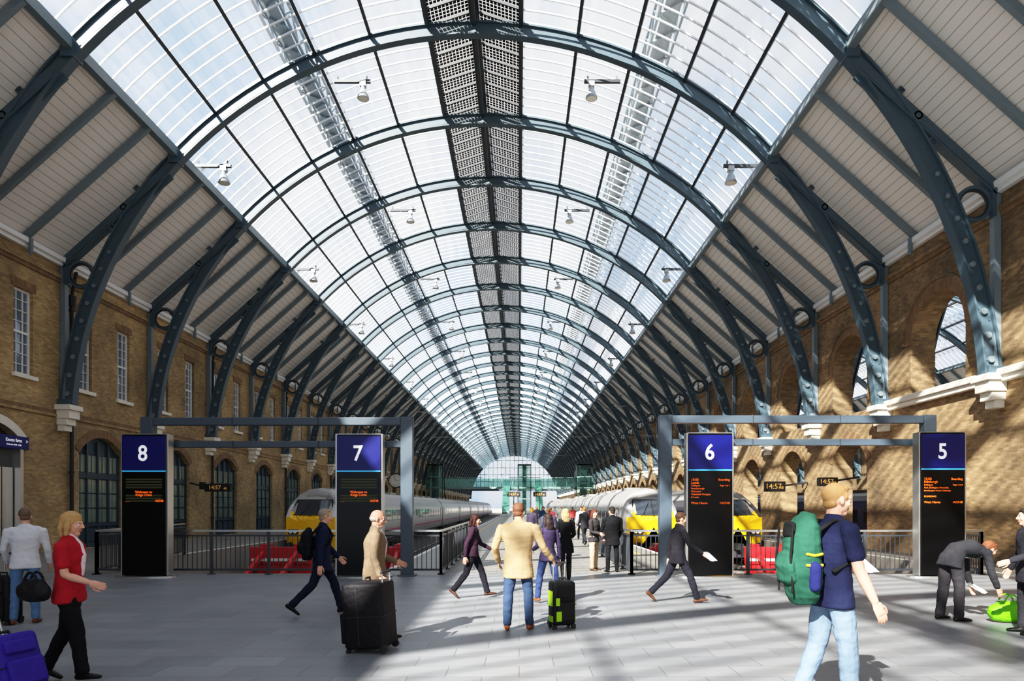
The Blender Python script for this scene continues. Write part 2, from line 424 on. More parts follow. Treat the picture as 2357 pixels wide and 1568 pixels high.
for (a,b_,cc,d) in ((-W,-W+.06,z0,z1),(W-.06,W,z0,z1),(-W,W,z0,z0+.08),(-W,W,z1-.08,z1),(-W,W,(z0+z1)/2-.04,(z0+z1)/2+.04)):
    wb.box((-.05,a,cc),(.03,b_,d),'white')
for i in (1,2): 
    yy=-W+2*W*i/3; wb.box((-.03,yy-.012,z0),(.015,yy+.012,z1),'white')
for i in (1,2,3,5,6,7):
    zz=z0+(z1-z0)*i/8; wb.box((-.03,-W,zz-.012),(.015,W,zz+.012),'white')
wb.box((-.06,-W,z0),(-.035,W,z1),'wglass')
w0=wb.build('window_1',loc=(XL-.16,Yr(NB0)+1.4,0)); cnt=1
for n in range(NB0,NB1):
    for o in (1.4,4.1):
        if n==NB0 and o==1.4: continue
        cnt+=1; w=bpy.data.objects.new('window_%d'%cnt,w0.data); bpy.context.collection.objects.link(w); w.location=(XL-.16,Yr(n)+o,0)
db=MB(); hw=1.5
arc=archhole(0,hw,0.02,3.9,.72)
db.raw([(-.05,p[0],p[1]) for p in arc],[tuple(range(len(arc)))],'door')
db.raw([(-.12,p[0],p[1]) for p in arc],[tuple(range(len(arc)))],'door')
for yy in (-1.45,-.72,0,.72,1.45): db.box((-.06,yy-.05,0.02),(.05,yy+.05,4.1 if abs(yy)>1 else 4.45),'door')
for zz in (.12,.95,2.95,3.05): db.box((-.06,-1.5,zz-.07),(.04,1.5,zz+.07),'door')
for i in range(4):
    ya=-1.4+.72*i
    for j in range(3):
        for k in range(2):
            za=1.05+.62*j; yb=ya+.02+.33*k
            db.box((-.05,yb,za),(-.03,yb+.28,za+.56),'dpanel')
    db.box((-.05,ya+.02,3.15),(-.03,ya+.63,3.85),'dpanel'); db.box((-.05,ya+.36,3.1),(-.02,ya+.3,3.9),'door')
    db.box((-.03,ya+.08,.25),(0,ya+.6,.82),'door')
d0=db.build('door_1',loc=(XL-.2,Yr(NB0)+2.55,0)); cnt=1
for n in range(NB0+1,NB1):
    if n==-1: continue
    cnt+=1; w=bpy.data.objects.new('door_%d'%cnt,d0.data); bpy.context.collection.objects.link(w); w.location=(XL-.2,Yr(n)+2.55,0)
yc=Yr(-1)+2.55
ee=empty('excess_fares_entrance')
b=MB(); arc=archhole(yc,1.5,0.02,3.9,.72)
b.raw([(XL-.25,p[0],p[1]) for p in arc],[tuple(range(len(arc)))],'tdark')
b.box((XL-.25,yc-1.5,0.02),(XL-.1,yc-1.35,3.9),'silver'); b.box((XL-.25,yc+1.35,0.02),(XL+.04,yc+1.5,4.1),'silver')
for q in range(5): b.box((XL-.25,yc-1.3+.53*q,0.1),(XL-.2,yc-.82+.53*q,3.1),'silver')
archring(b,XL,1,yc,1.5,3.9,.72,.3,'stone',proj=.06)
b.build('surround',ee)
b=MB(); b.box((XL-.08,yc-1.45,3.75),(XL+.08,yc+1.7,4.2),'navy'); b.build('sign_board',ee)
ry=(math.pi/2,0,math.pi/2)
text('Excess fares',.17,(XL+.086,yc+.98,4.04),'txt',ee,rot=ry,name='sign_title',sx=.9)
text('Ticket sales 10.00 - 22.00',.075,(XL+.086,yc+.98,3.88),'txt',ee,rot=ry,name='sign_hours',sx=.9)
text('>',.19,(XL+.086,yc+1.6,4.03),'txt',ee,rot=ry,name='sign_arrow')
b=MB(); b.cyl((XL+.12,.45,0.0),(XL+.12,.45,9.6),.07,'mblack',10); b.cyl((XL+.12,.45,9.6),(XL+.12,.45,10.0),.12,'mblack',10,r2=.16)
b.cyl((XL+.12,.45,10.0),(XL+.4,.3,10.9),.06,'mblack',8)
for z in (1,3,5.6,7.6,9.4): b.cyl((XL+.12,.45,z),(XL+.12,.45,z+.1),.1,'mblack',10)
b.build('drain_pipes',loc=(0,YS+BAY,0),array=(21,(0,2*BAY,0)))

# ================================================================ GROUND
def slab(b,poly,z0,z1,k,kside=None):
    b.face([(x,y,z1) for x,y in poly],k)
    n=len(poly)
    for i in range(n):
        (x,y),(u,w)=poly[i],poly[(i+1)%n]
        b.face([(x,y,z0),(u,w,z0),(u,w,z1),(x,y,z1)],kside or k)
YC=17.15
b=MB(); slab(b,[(XL-.7,YS-6),(XR,YS-6),(XR,YC),(XL-.7,YC)],-1.3,0,'paver','conc'); b.build('floor')
PLx0,PLx1=-3.6,5.15
b=MB(); slab(b,[(PLx0,YC),(PLx1,YC),(PLx1,YE+60),(PLx0,YE+60)],-1.3,0,'plat','conc')
b.box((PLx0,YC,0.0),(PLx0+.14,YE,.006),'edgew'); b.box((PLx1-.14,YC,0.0),(PLx1,YE,.006),'edgew')
b.box((PLx0+.8,24,0.0),(PLx0+.9,YE,.006),'edgey'); b.box((PLx1-.9,24,0.0),(PLx1-.8,YE,.006),'edgey')
b.build('platform_centre_floor')
b=MB(); slab(b,[(XL-.7,YC),(-10.75,YC),(-12.05,24),(-12.05,YE+60),(XL-.7,YE+60)],-1.3,0,'plat','conc')
b.box((-12.2,24,0.0),(-12.05,YE,.006),'edgew'); b.build('platform_left_floor')
b=MB(); slab(b,[(12.35,YC),(XR,YC),(XR,YE+60),(12.35,YE+60)],-1.3,0,'plat','conc')
b.box((12.35,YC,0.0),(12.5,YE,.006),'edgew'); b.build('platform_right_floor')
b=MB(); slab(b,[(XR,YS-6),(XR+7,YS-6),(XR+7,YE+60),(XR,YE+60)],-1.3,-.0,'plat','conc')
slab(b,[(XR+11,YS-6),(XR+33,YS-6),(XR+33,YE+60),(XR+11,YE+60)],-1.3,-.0,'plat','conc'); b.build('neighbour_platform_floor')
b=MB(); b.face([(-60,YC-1,-1.28),(80,YC-1,-1.28),(80,YE+200,-1.28),(-60,YE+200,-1.28)],'ballast'); b.build('track_bed_ground')
b=MB(); b.face([(-300,YE+60,-1.2),(300,YE+60,-1.2),(300,900,-1.2),(-300,900,-1.2)],'outside'); b.build('distant_ground')
TR=[-10.5,-5.6,6.75,10.85,XR+9]
for t in TR:
    b=MB()
    for s in (-.72,.72):
        b.box((t+s-.035,YC+4,-1.12),(t+s+.035,YE+50,-1.02),'rail'); b.box((t+s-.07,YC+4,-1.2),(t+s+.07,YE+50,-1.17),'rail')
    yy=YC+4
    while yy<YE: b.box((t-1.25,yy,-1.3),(t+1.25,yy+.25,-1.17),'sleeper'); yy+=.7
    b.build('railway_track')

# ================================================================ FAR GABLE
g=empty('end_gable_window')
b=MB(); y=YE
b.arc(15.2,16.2,y-.3,y+.1,-90,90,60,'steel')
k=-15
while k<=15:
    zt=CZ+math.sqrt(max(0,15.3**2-k*k))
    if zt>8.2: b.box((CX+k-.09,y-.08,8),(CX+k+.09,y+.05,zt),'steel')
    k+=1.5
for z in (8,10.5,13,15.5,18): 
    h=math.sqrt(max(0,15.3**2-(z-CZ)**2)); b.box((CX-h,y-.1,z-.1),(CX+h,y+.05,z+.1),'steel')
b.box((CX-15.9,y-.4,7.2),(CX+15.9,y+.2,8.0),'steel')
b.build('mullions',g)
b=MB()
pts=[]
for i in range(31):
    a=(-76+152*i/30)*D2R; pts.append((CX+15.2*math.sin(a),y,CZ+15.2*math.cos(a)))
b.face(pts,'glass'); b.build('glazing',g)

# ================================================================ FOOTBRIDGE
g=empty('footbridge'); YB=124
b=MB()
b.box((XL+.4,YB,5.0),(XR-.4,YB+3,5.35),'bgreen'); b.box((XL+.4,YB,7.0),(XR-.4,YB+.1,7.1),'bgreen')
for yy in (YB,YB+3): b.box((XL+.4,yy,5.35),(XR-.4,yy+.03,6.9),'bglass')
x=XL+.5
while x<XR-.5: b.box((x,YB-.05,5.3),(x+.08,YB,6.95),'bgreen'); x+=2
b.build('deck',g)
def tower(x0,x1):
    b=MB()
    for x in (x0,x1-.15):
        for yy in (YB-3,YB-.2): b.box((x,yy,0),(x+.15,yy+.15,9.3),'steel_d')
    for z in (0,3,5,7,9.2): b.box((x0,YB-3,z),(x1,YB-2.9,z+.15),'bgreen')
    b.box((x0+.15,YB-2.95,.1),(x1-.15,YB-2.93,9.2),'bglass'); b.box((x0+.1,YB-3,9.2),(x1-.1,YB,9.35),'steel_d')
    b.box((x0+.9,YB-2,0.1),(x1-.9,YB-.6,9.1),'steel_d')
    b.build('lift_tower',g)
tower(-.3,2.2); tower(XL+1,XL+4.0); tower(XR-4.0,XR-1)
b=MB()
for x in (-2.6,3.2): b.beam((x+.3,YB-11,.6),(x+.3,YB,5.4),1.2,.35,'bgreen'); b.beam((x+.3,YB-11,1.4),(x+.3,YB,6.2),1.25,.9,'bglass')
b.build('stairs',g)

# ================================================================ TRAINS
RZ=-1.02
def train(name,cx,yf,cars,body,roofm,front,rake=1.2,L0=1.9,stripe=None,carlen=22.6):
    g=empty(name)
    half=[(1.12,.32),(1.3,.5),(1.36,.9),(1.37,1.4),(1.37,2.2),(1.34,2.7),(1.22,3.1),(.98,3.42),(.6,3.64),(0,3.72)]
    prof=half+[(-x,z) for x,z in half[-2::-1]]
    n=len(prof)
    def Lz(z):
        t=max(0,min(1,(z-2.35)/1.3)); return L0-rake*t-(.12 if z<1 else 0)
    b=MB()
    for ci in range(cars):
        ya=yf+(L0 if ci==0 else 0)+ci*(carlen+.5); ye=yf+ci*(carlen+.5)+carlen
        rings=[]
        if ci==0:
            U=[1,.97,.85,.6,.35,.15,0]
            for u in U:
                rg=[]
                for x,z in prof:
                    zz=z-(max(0,z-2.2)*.30*u*u); xx=x*(1-.13*u*u)
                    rg.append(V((cx+xx*(1-(.12 if u==1 else 0)),ya-Lz(z)*(math.sin(u*math.pi/2)),RZ+zz)))
                rings.append(rg)
        else: rings.append([V((cx+x,ya,RZ+z)) for x,z in prof])
        rings.append([V((cx+x,ye,RZ+z)) for x,z in prof])
        for i in range(len(rings)-1):
            for j in range(n-1):
                a_,b_,c_,d_=rings[i][j],rings[i][j+1],rings[i+1][j+1],rings[i+1][j]
                zm=(a_.z+b_.z)/2-RZ; ym=(a_.y+c_.y)/2
                k=roofm if zm>2.9 else body
                if ci==0 and i<3 and zm<2.3: k=front
                elif ci==0 and i<5 and zm<2.9: k=body if body!='tdark' else 'tdark'
                if zm<.5: k='tdark'
                b.face([a_,b_,c_,d_],k)
        if ci==0:
            r0=rings[0]; ns=8
            cen=V((cx,0,RZ+1.7))
            for s in range(ns):
                f0=1-s/ns; f1=1-(s+1)/ns
                for j in range(n-1):
                    q=[]
                    for (jj,f) in ((j,f0),(j+1,f0),(j+1,f1),(j,f1)):
                        x=cx+(r0[jj].x-cx)*f; z=cen.z+(r0[jj].z-cen.z)*f
                        zz=z-RZ; q.append(V((x,ya-Lz(zz/.93 if zz>2.2 else zz)-.06*(1-f),z)))
                    zm=(q[0].z+q[1].z+q[2].z+q[3].z)/4-RZ
                    b.face(q,roofm if zm>2.45 else front)
        else: b.face(rings[0],'tdark')
        b.face(rings[-1],'tdark')
        if ci<cars-1: b.box((cx-1.0,ye,RZ+.6),(cx+1.0,ye+.5,RZ+3.3),'mblack')
        for yy in (ya+2 if ci else yf+4,ye-4.5):
            b.box((cx-1.15,yy,RZ+.15),(cx+1.15,yy+2.8,RZ+.5),'mblack')
            for s in (-.78,.78):
                for q in (.4,2.3): b.cyl((cx+s-.06,yy+q,RZ+.45),(cx+s+.06,yy+q,RZ+.45),.44,'rail',16)
        b.box((cx-1.2,ya+(4 if ci==0 else 5.2),RZ+.2),(cx+1.2,ye-5,RZ+.55),'tdark')
        for s in (-1,1):
            X0=cx+s*1.372; X1=cx+s*1.385
            def sp(y0,y1,z0,z1,k,e=0): b.box((min(X0,X1+s*e),y0,RZ+z0),(max(X0,X1+s*e),y1,RZ+z1),k)
            if stripe: sp(ya+.6,ye-.3,1.05,1.16,stripe)
            yy=ya+2.4
            while yy<ye-3.2:
                sp(yy,yy+1.65,1.75,2.5,'tglass'); yy+=2.05
            for q in (ya+.9,ye-1.6): sp(q,q+.8,.65,2.65,'tdark' if body!='tdark' else 'tsil',-.006); sp(q+.05,q+.75,.7,2.6,body,.003); sp(q+.2,q+.6,1.7,2.4,'tglass',.006)
        for q in range(4): b.box((cx-.55,ya+3+q*4.4,RZ+3.6),(cx+.55,ya+5.2+q*4.4,RZ+3.82),roofm)
    b.build('body',g)
    b=MB(); yb=yf+L0
    def wy(z): return yb-Lz(z/.93 if z>2.2 else z)-.1
    nx=10; zs=[2.3,2.5,2.7,2.9,3.06]
    def wp(x,z,e=0): return (cx+x,wy(z)-e+abs(x)**3*.16,RZ+z)
    for i in range(nx):
        x0=-1.05+2.1*i/nx; x1=x0+2.1/nx
        for j in range(4):
            b.face([wp(x0*(1-.05*j),zs[j]),wp(x1*(1-.05*j),zs[j]),wp(x1*(1-.05*(j+1)),zs[j+1]),wp(x0*(1-.05*(j+1)),zs[j+1])],'twind')
    b.build('windscreen',g,smooth=True)
    b=MB()
    for x in (-1.05,1.05,0): b.beam(wp(x,2.28,.02),wp(x*.85,3.07,.02),.07,.04,'mblack',up=(0,1,0))
    b.beam(wp(-1.05,2.28,.02),wp(1.05,2.28,.02),.07,.04,'mblack',up=(0,1,0)); b.beam(wp(-.88,3.07,.02),wp(.88,3.07,.02),.06,.04,'mblack',up=(0,1,0))
    b.beam(wp(-.5,2.35,.05),wp(-.15,2.95,.05),.03,.02,'mblack',up=(0,1,0)); b.beam(wp(.5,2.35,.05),wp(.15,2.95,.05),.03,.02,'mblack',up=(0,1,0))
    for s in (-1,1):
        y=wy(1.5); b.box((cx+s*.82-.24,y-.05,RZ+1.35),(cx+s*.82+.24,y+.1,RZ+1.6),'mblack')
        for q in (-.11,.11): b.cyl((cx+s*.82+q,y-.08,RZ+1.47),(cx+s*.82+q,y,RZ+1.47),.085,'bulb',14)
        b.cyl((cx+s*.86,yf-.45,RZ+.75),(cx+s*.86,yf+.3,RZ+.75),.09,'mblack'); b.cyl((cx+s*.86,yf-.5,RZ+.75),(cx+s*.86,yf-.45,RZ+.75),.22,'mblack',16)
    b.box((cx-1.12,yf-.05,RZ+.2),(cx+1.12,yf+.6,RZ+.55),'tdark')
    b.box((cx-.2,yf-.35,RZ+.6),(cx+.2,yf+.2,RZ+.9),'mblack')
    b.build('cab_fittings',g)
    return g
train('intercity_train',-10.5,33.6,8,'tsil','troof','yel',stripe='tpink')
train('intercity_train',6.75,33.6,8,'tsil','troof','yel',stripe='tpink')
train('high_speed_train',10.85,33.2,3,'tdark','troof','yel',rake=2.2,L0=3.0)
train('commuter_train',XR+9,40,6,'tblue','tdark','tblue',rake=.6,L0=1)

def buffer_stop(cx,y,w=2.3):
    b=MB()
    b.box((cx-w/2,y,-.75),(cx+w/2,y+.35,-.02),'red')
    b.box((cx-w/2+.1,y-.04,-.62),(cx+w/2-.1,y,-.5),'edgew')
    for s in (-1,1):
        b.box((cx+s*.72-.15,y+.1,-1.2),(cx+s*.72+.15,y+.9,.1),'red')
        b.beam((cx+s*.72,y+.4,-.1),(cx+s*.72,y-1.8,-1.05),.16,.2,'red')
        b.cyl((cx+s*.87,y+.35,-.25),(cx+s*.87,y+.9,-.25),.12,'mblack',12); b.cyl((cx+s*.87,y+.9,-.25),(cx+s*.87,y+.96,-.25),.24,'mblack',16)
    b.box((cx-w/2,y+.05,-1.25),(cx+w/2,y+.25,-.75),'red')
    b.build('buffer_stop',bevel=.015)
buffer_stop(-10.2,28.5,2.6); buffer_stop(-5.9,28.5,2.4); buffer_stop(6.75,28.5); buffer_stop(10.85,28.5)

def fence(pts,name='platform_railing'):
    b=MB()
    for i in range(len(pts)-1):
        p=V((*pts[i],0)); q=V((*pts[i+1],0)); L=(q-p).length; t=(q-p)/L
        b.beam(p+V((0,0,1.1)),q+V((0,0,1.1)),.05,.05,'silver')
        b.beam(p+V((0,0,.98)),q+V((0,0,.98)),.04,.04,'fence'); b.beam(p+V((0,0,.12)),q+V((0,0,.12)),.04,.05,'fence')
        k=int(L/.12)
        for j in range(1,k): 
            e=p+t*(L*j/k); b.box((e.x-.009,e.y-.009,.12),(e.x+.009,e.y+.009,.98),'fence')
        k=max(1,round(L/1.45))
        for j in range(k+1):
            e=p+t*(L*j/k); b.box((e.x-.035,e.y-.035,0),(e.x+.035,e.y+.035,1.08),'fence'); b.box((e.x-.08,e.y-.08,0),(e.x+.08,e.y+.08,.02),'fence')
    b.build(name)
fence([(-12.0,24.0),(-10.7,16.95),(-1.98,16.95),(-1.98,26.5)])
fence([(2.85,24.5),(2.85,16.95),(11.7,16.95),(12.2,20)])

def gantry(x0,x1,zt):
    b=MB(); y=16.62
    for x in (x0,x1):
        b.box((x-.15,y-.12,0.02),(x+.15,y+.12,zt),'frame'); b.box((x-.22,y-.2,0),(x+.22,y+.2,.03),'frame')
    b.box((x0+.15,y-.09,zt-.2),(x1-.15,y+.09,zt-.01),'frame'); b.box((x0+.15,y-.07,zt-.75),(x1-.15,y+.07,zt-.59),'frame')
    for f in (.33,.66): 
        x=x0+(x1-x0)*f; b.box((x-.02,y-.1,zt-.21),(x+.02,y+.1,zt),'steel_d'); b.box((x-.02,y-.08,zt-.76),(x+.02,y+.08,zt-.58),'steel_d')
    b.build('signal_gantry_frame',bevel=.012)
gantry(-9.2,-2.78,3.93); gantry(3.62,10.15,3.98)

def totem(cx,num,lines,zt=3.45):
    g=empty('platform_display_totem'); y=16.1; w=.535
    b=MB()
    b.box((cx-w,y,0.06),(cx+w,y+.3,zt),'black')
    b.build('cabinet',g,bevel=.02)
    b=MB()
    for s in (-1,1): b.box((cx+s*(w+.015)-.02,y+.02,.05),(cx+s*(w+.015)+.02,y+.28,zt+.015),'silver')
    b.box((cx-w,y+.01,zt),(cx+w,y+.29,zt+.02),'silver')
    b.build('side_trim',g,bevel=.006)
    b=MB(); n=24
    P=[(cx+.78*math.cos(2*math.pi*i/n)*(1),y+.15+.32*math.sin(2*math.pi*i/n)) for i in range(n)]
    slab(b,P,0,.04,'silver'); b.build('base_plate',g)
    b=MB()
    b.box((cx-w+.01,y-.012,zt-.86),(cx+w-.01,y,zt-.04),'navy'); b.box((cx-w+.01,y-.014,zt-.9),(cx+w-.01,y,zt-.865),'cyan')
    for q in range(9):
        z=zt-1.08-q*.065; b.box((cx-w+.1,y-.004,z-.02),(cx+w-.1,y,z+.02),'ledrow') if lines is None and q not in (4,5) else None
    b.build('sign_face',g)
    text(num,.52,(cx-.02,y-.02,zt-.47),'txt',g,off=.008,name='platform_number',sx=.9)
    if lines is None:
        text('Welcome to',.08,(cx,y-.012,zt-1.385),'led',g,off=.001); text('Kings Cross',.08,(cx,y-.012,zt-1.455),'led',g,off=.001)
        text('14:57:48',.08,(cx+.37,y-.012,zt-1.6),'led',g,off=.001,name='clock_digits',sx=.75); text('. . .',.085,(cx-.4,y-.012,zt-1.6),'led',g)
    else:
        z=zt-1.12
        for l,r_,sz in lines:
            if l: text(l,sz*.92,(cx-w+.07,y-.012,z),'led',g,'LEFT')
            if r_: text(r_,sz*.85,(cx+w-.07,y-.012,z),'led',g,'RIGHT')
            z-=.07
    return g
totem(-9.03,'8',None); totem(-3.86,'7',None)
L6=[('15:05','Boarding',.09),('Leeds','',.09),('Calling at','Page 1 of 1',.062),('Peterborough','',.062),('Doncaster','',.062),('Wakefield Westgate','',.062),('& Leeds','',.062),('','',.05),('West Haven','14:57:48',.085)]
L5=[('15:00','Boarding',.09),('Edinburgh','',.09),('Calling at','Page 1 of 2',.062),('York, Darlington, Newcastle,','',.055),('Berwick-upon-Tweed & Edinburgh','',.05),('','',.06),('BOARDING','',.062),('','',.05),('West Haven','14:57:48',.085)]
totem(4.6,'6',L6,3.48); totem(10.2,'5',L5,3.5)

def timeboard(cx,y,z,w=.95,h=.28,post=None):
    g=empty('platform_time_display'); b=MB(); b.cb((cx,y,z),(w,.2,h),'mblack')
    if post=='L': b.beam((cx-w/2,y,z+.05),(XL+.02,y,z+.25),.08,.08,'mblack'); b.box((cx-w/2-.25,y-.15,z-.1),(cx-w/2,y+.15,z+.3),'mblack')
    elif post=='R': b.beam((cx+w/2,y,z+.05),(XR-.02,y,z+.2),.08,.08,'mblack')
    else: b.box((cx-.05,y-.02,0),(cx+.05,y+.1,z+.2),'mblack')
    b.build('housing',g,bevel=.01); text('14:57',h*.72,(cx-w*.1,y-.115,z),'amber',g,name='clock_digits'); text('48',h*.4,(cx+w*.3,y-.115,z-h*.12),'amber',g,name='seconds_digits')
timeboard(-16.2,36,2.73,1.4,.42,'L')
timeboard(-.5,62,2.85,1.2,.45); timeboard(1.9,62,2.85,1.2,.45)
timeboard(12.6,33,2.7,1.0,.5,'R'); timeboard(12.9,28,2.75,.8,.36,'R')
g=empty('station_clock'); b=MB(); yk=88; xk=-16.2; zk=5.1
b.cyl((xk,yk-.15,zk),(xk,yk+.15,zk),.98,'mblack',32); b.cyl((xk,yk-.17,zk),(xk,yk-.15,zk),.86,'clock',32)
for i in range(12):
    a=i*math.pi/6; p=V((math.sin(a),0,math.cos(a))); b.beam(V((xk,yk-.18,zk))+p*.62,V((xk,yk-.18,zk))+p*.8,.03,.08,'mblack',up=(0,1,0))
b.beam((xk,yk-.19,zk),(xk-.21,yk-.19,zk+.71),.03,.05,'mblack',up=(0,1,0)); b.beam((xk,yk-.19,zk),(xk+.46,yk-.19,zk+.05),.03,.07,'mblack',up=(0,1,0))
b.box((XL+.02,yk-.08,zk+.2),(xk,yk+.08,zk+.35),'mblack'); b.build('clock_body',g)
b=MB()
def wire(p,q,sag,n=14,r=.022):
    p=V(p);q=V(q); pr=p
    for i in range(1,n+1):
        t=i/n; e=p.lerp(q,t); e.z-=sag*4*t*(1-t); b.beam(pr,e,r,r,'mblack'); pr=e
for yy in (55,75,100):
    wire((XL+.02,yy,11),(XR-.02,yy,11),1.8); wire((XL+.02,yy,7.6),(XR-.02,yy,7.6),.2)
for t in TR[:4]:
    wire((t,34,4.6),(t,120,4.6),0,2)
b.build('overhead_line_wires')

# ================================================================ PEOPLE
class Bd:
    def __init__(s): s.v=[]; s.f=[]; s.m=[]
def tube(B,pts,rad,m,side=(1,0,0),n=12,cap0=.5):
    pts=[V(p) for p in pts]; rad=[(r,r) if not isinstance(r,tuple) else r for r in rad]
    side=V(side); N=len(pts); rings=[]
    T=[]
    for i in range(N):
        a=pts[max(0,i-1)]; b_=pts[min(N-1,i+1)]; T.append((b_-a).normalized())
    def ring(p,t,a,b_):
        s=side-t*side.dot(t)
        if s.length<1e-3: s=t.orthogonal()
        s=s.normalized(); o=t.cross(s)
        return [p+s*(a*math.cos(2*math.pi*k/n))+o*(b_*math.sin(2*math.pi*k/n)) for k in range(n)]
    r0=min(rad[0]); r1=min(rad[-1])
    q0=.72 if cap0>.3 else .9
    rings.append(ring(pts[0]-T[0]*r0*cap0,T[0],rad[0][0]*q0,rad[0][1]*q0))
    for i in range(N): rings.append(ring(pts[i],T[i],*rad[i]))
    rings.append(ring(pts[-1]+T[-1]*r1*.5,T[-1],rad[-1][0]*.72,rad[-1][1]*.72))
    i0=len(B.v)
    for r in rings: B.v+=r
    K=len(rings)
    for i in range(K-1):
        for k in range(n):
            B.f.append((i0+i*n+k,i0+i*n+(k+1)%n,i0+(i+1)*n+(k+1)%n,i0+(i+1)*n+k)); B.m.append(m)
    a=len(B.v); B.v.append(pts[0]-T[0]*r0*cap0*1.4); B.v.append(pts[-1]+T[-1]*r1*.75)
    for k in range(n):
        B.f.append((a,i0+(k+1)%n,i0+k)); B.m.append(m)
        B.f.append((a+1,i0+(K-1)*n+k,i0+(K-1)*n+(k+1)%n)); B.m.append(m)
def ell(B,cen,ax,r,m,nu=14,nv=9):
    i0=len(B.v)
    B.v.append(cen+ax[2]*r[2])
    for j in range(1,nv):
        ph=math.pi*j/nv
        for i in range(nu):
            th=2*math.pi*i/nu
            B.v.append(cen+ax[0]*(r[0]*math.sin(ph)*math.cos(th))+ax[1]*(r[1]*math.sin(ph)*math.sin(th))+ax[2]*(r[2]*math.cos(ph)))
    B.v.append(cen-ax[2]*r[2]); last=len(B.v)-1
    for i in range(nu):
        B.f.append((i0,i0+1+i,i0+1+(i+1)%nu)); B.m.append(m)
        B.f.append((last,i0+1+(nv-2)*nu+(i+1)%nu,i0+1+(nv-2)*nu+i)); B.m.append(m)
    for j in range(nv-2):
        for i in range(nu):
            a=i0+1+j*nu+i; b_=i0+1+j*nu+(i+1)%nu; B.f.append((a,a+nu,b_+nu,b_)); B.m.append(m)
def remesh(B,vox,sm=3,wr=None,hairm=None):
    """each cloth / skin / hair surface is fused into one continuous skin of its own, so edges stay clean"""
    VS=[];FS=[];MS=[]
    for lab in sorted(set(B.m)):
        fl=[f for f,m in zip(B.f,B.m) if m==lab]
        idx={}; vv=[]
        for f in fl:
            for i in f:
                if i not in idx: idx[i]=len(vv); vv.append(tuple(B.v[i]))
        ff=[tuple(idx[i] for i in f) for f in fl]
        me=bpy.data.meshes.new('tmp'); me.from_pydata(vv,[],ff); me.update()
        ob=bpy.data.objects.new('tmp',me); bpy.context.collection.objects.link(ob)
        r=ob.modifiers.new('r','REMESH'); r.mode='VOXEL'; r.voxel_size=vox
        s=ob.modifiers.new('s','SMOOTH'); s.iterations=sm; s.factor=.5
        dg=bpy.context.evaluated_depsgraph_get(); dg.update()
        m2=bpy.data.meshes.new_from_object(ob.evaluated_get(dg))
        o=len(VS); amp=wr.get(lab,0) if wr else 0
        for v in m2.vertices:
            co=v.co.copy()
            if amp:
                q=noise.noise(V((co.x*8+lab*7,co.y*8,co.z*13)))+.6*noise.noise(V((co.x*17,co.y*17+lab*3,co.z*26)))
                co+=v.normal*(q*amp)
            VS.append(co)
        for p in m2.polygons: FS.append(tuple(i+o for i in p.vertices)); MS.append(lab)
        bpy.data.objects.remove(ob); bpy.data.meshes.remove(me); bpy.data.meshes.remove(m2)
    return VS,FS,MS
SK={'fair':pbr('skin_fair',c(200,146,122),.55,var=.08,scale=30),'tan':pbr('skin_tan',c(182,126,102),.55,var=.08,scale=30)}
_mc={}
def cloth(col,rough=.9,var=.15):
    k=(col,rough)
    if k not in _mc: _mc[k]=pbr('cloth_%d_%d_%d'%col,c(*col),rough,var=var,scale=7,bump=.45,bscale=14,spec=.15,bdist=.03)
    return _mc[k]
EYEW=pbr('eye_white',c(235,232,228),.3); EYED=pbr('eye_iris',c(40,30,24),.2); LIP=pbr('lips',c(170,92,82),.5)
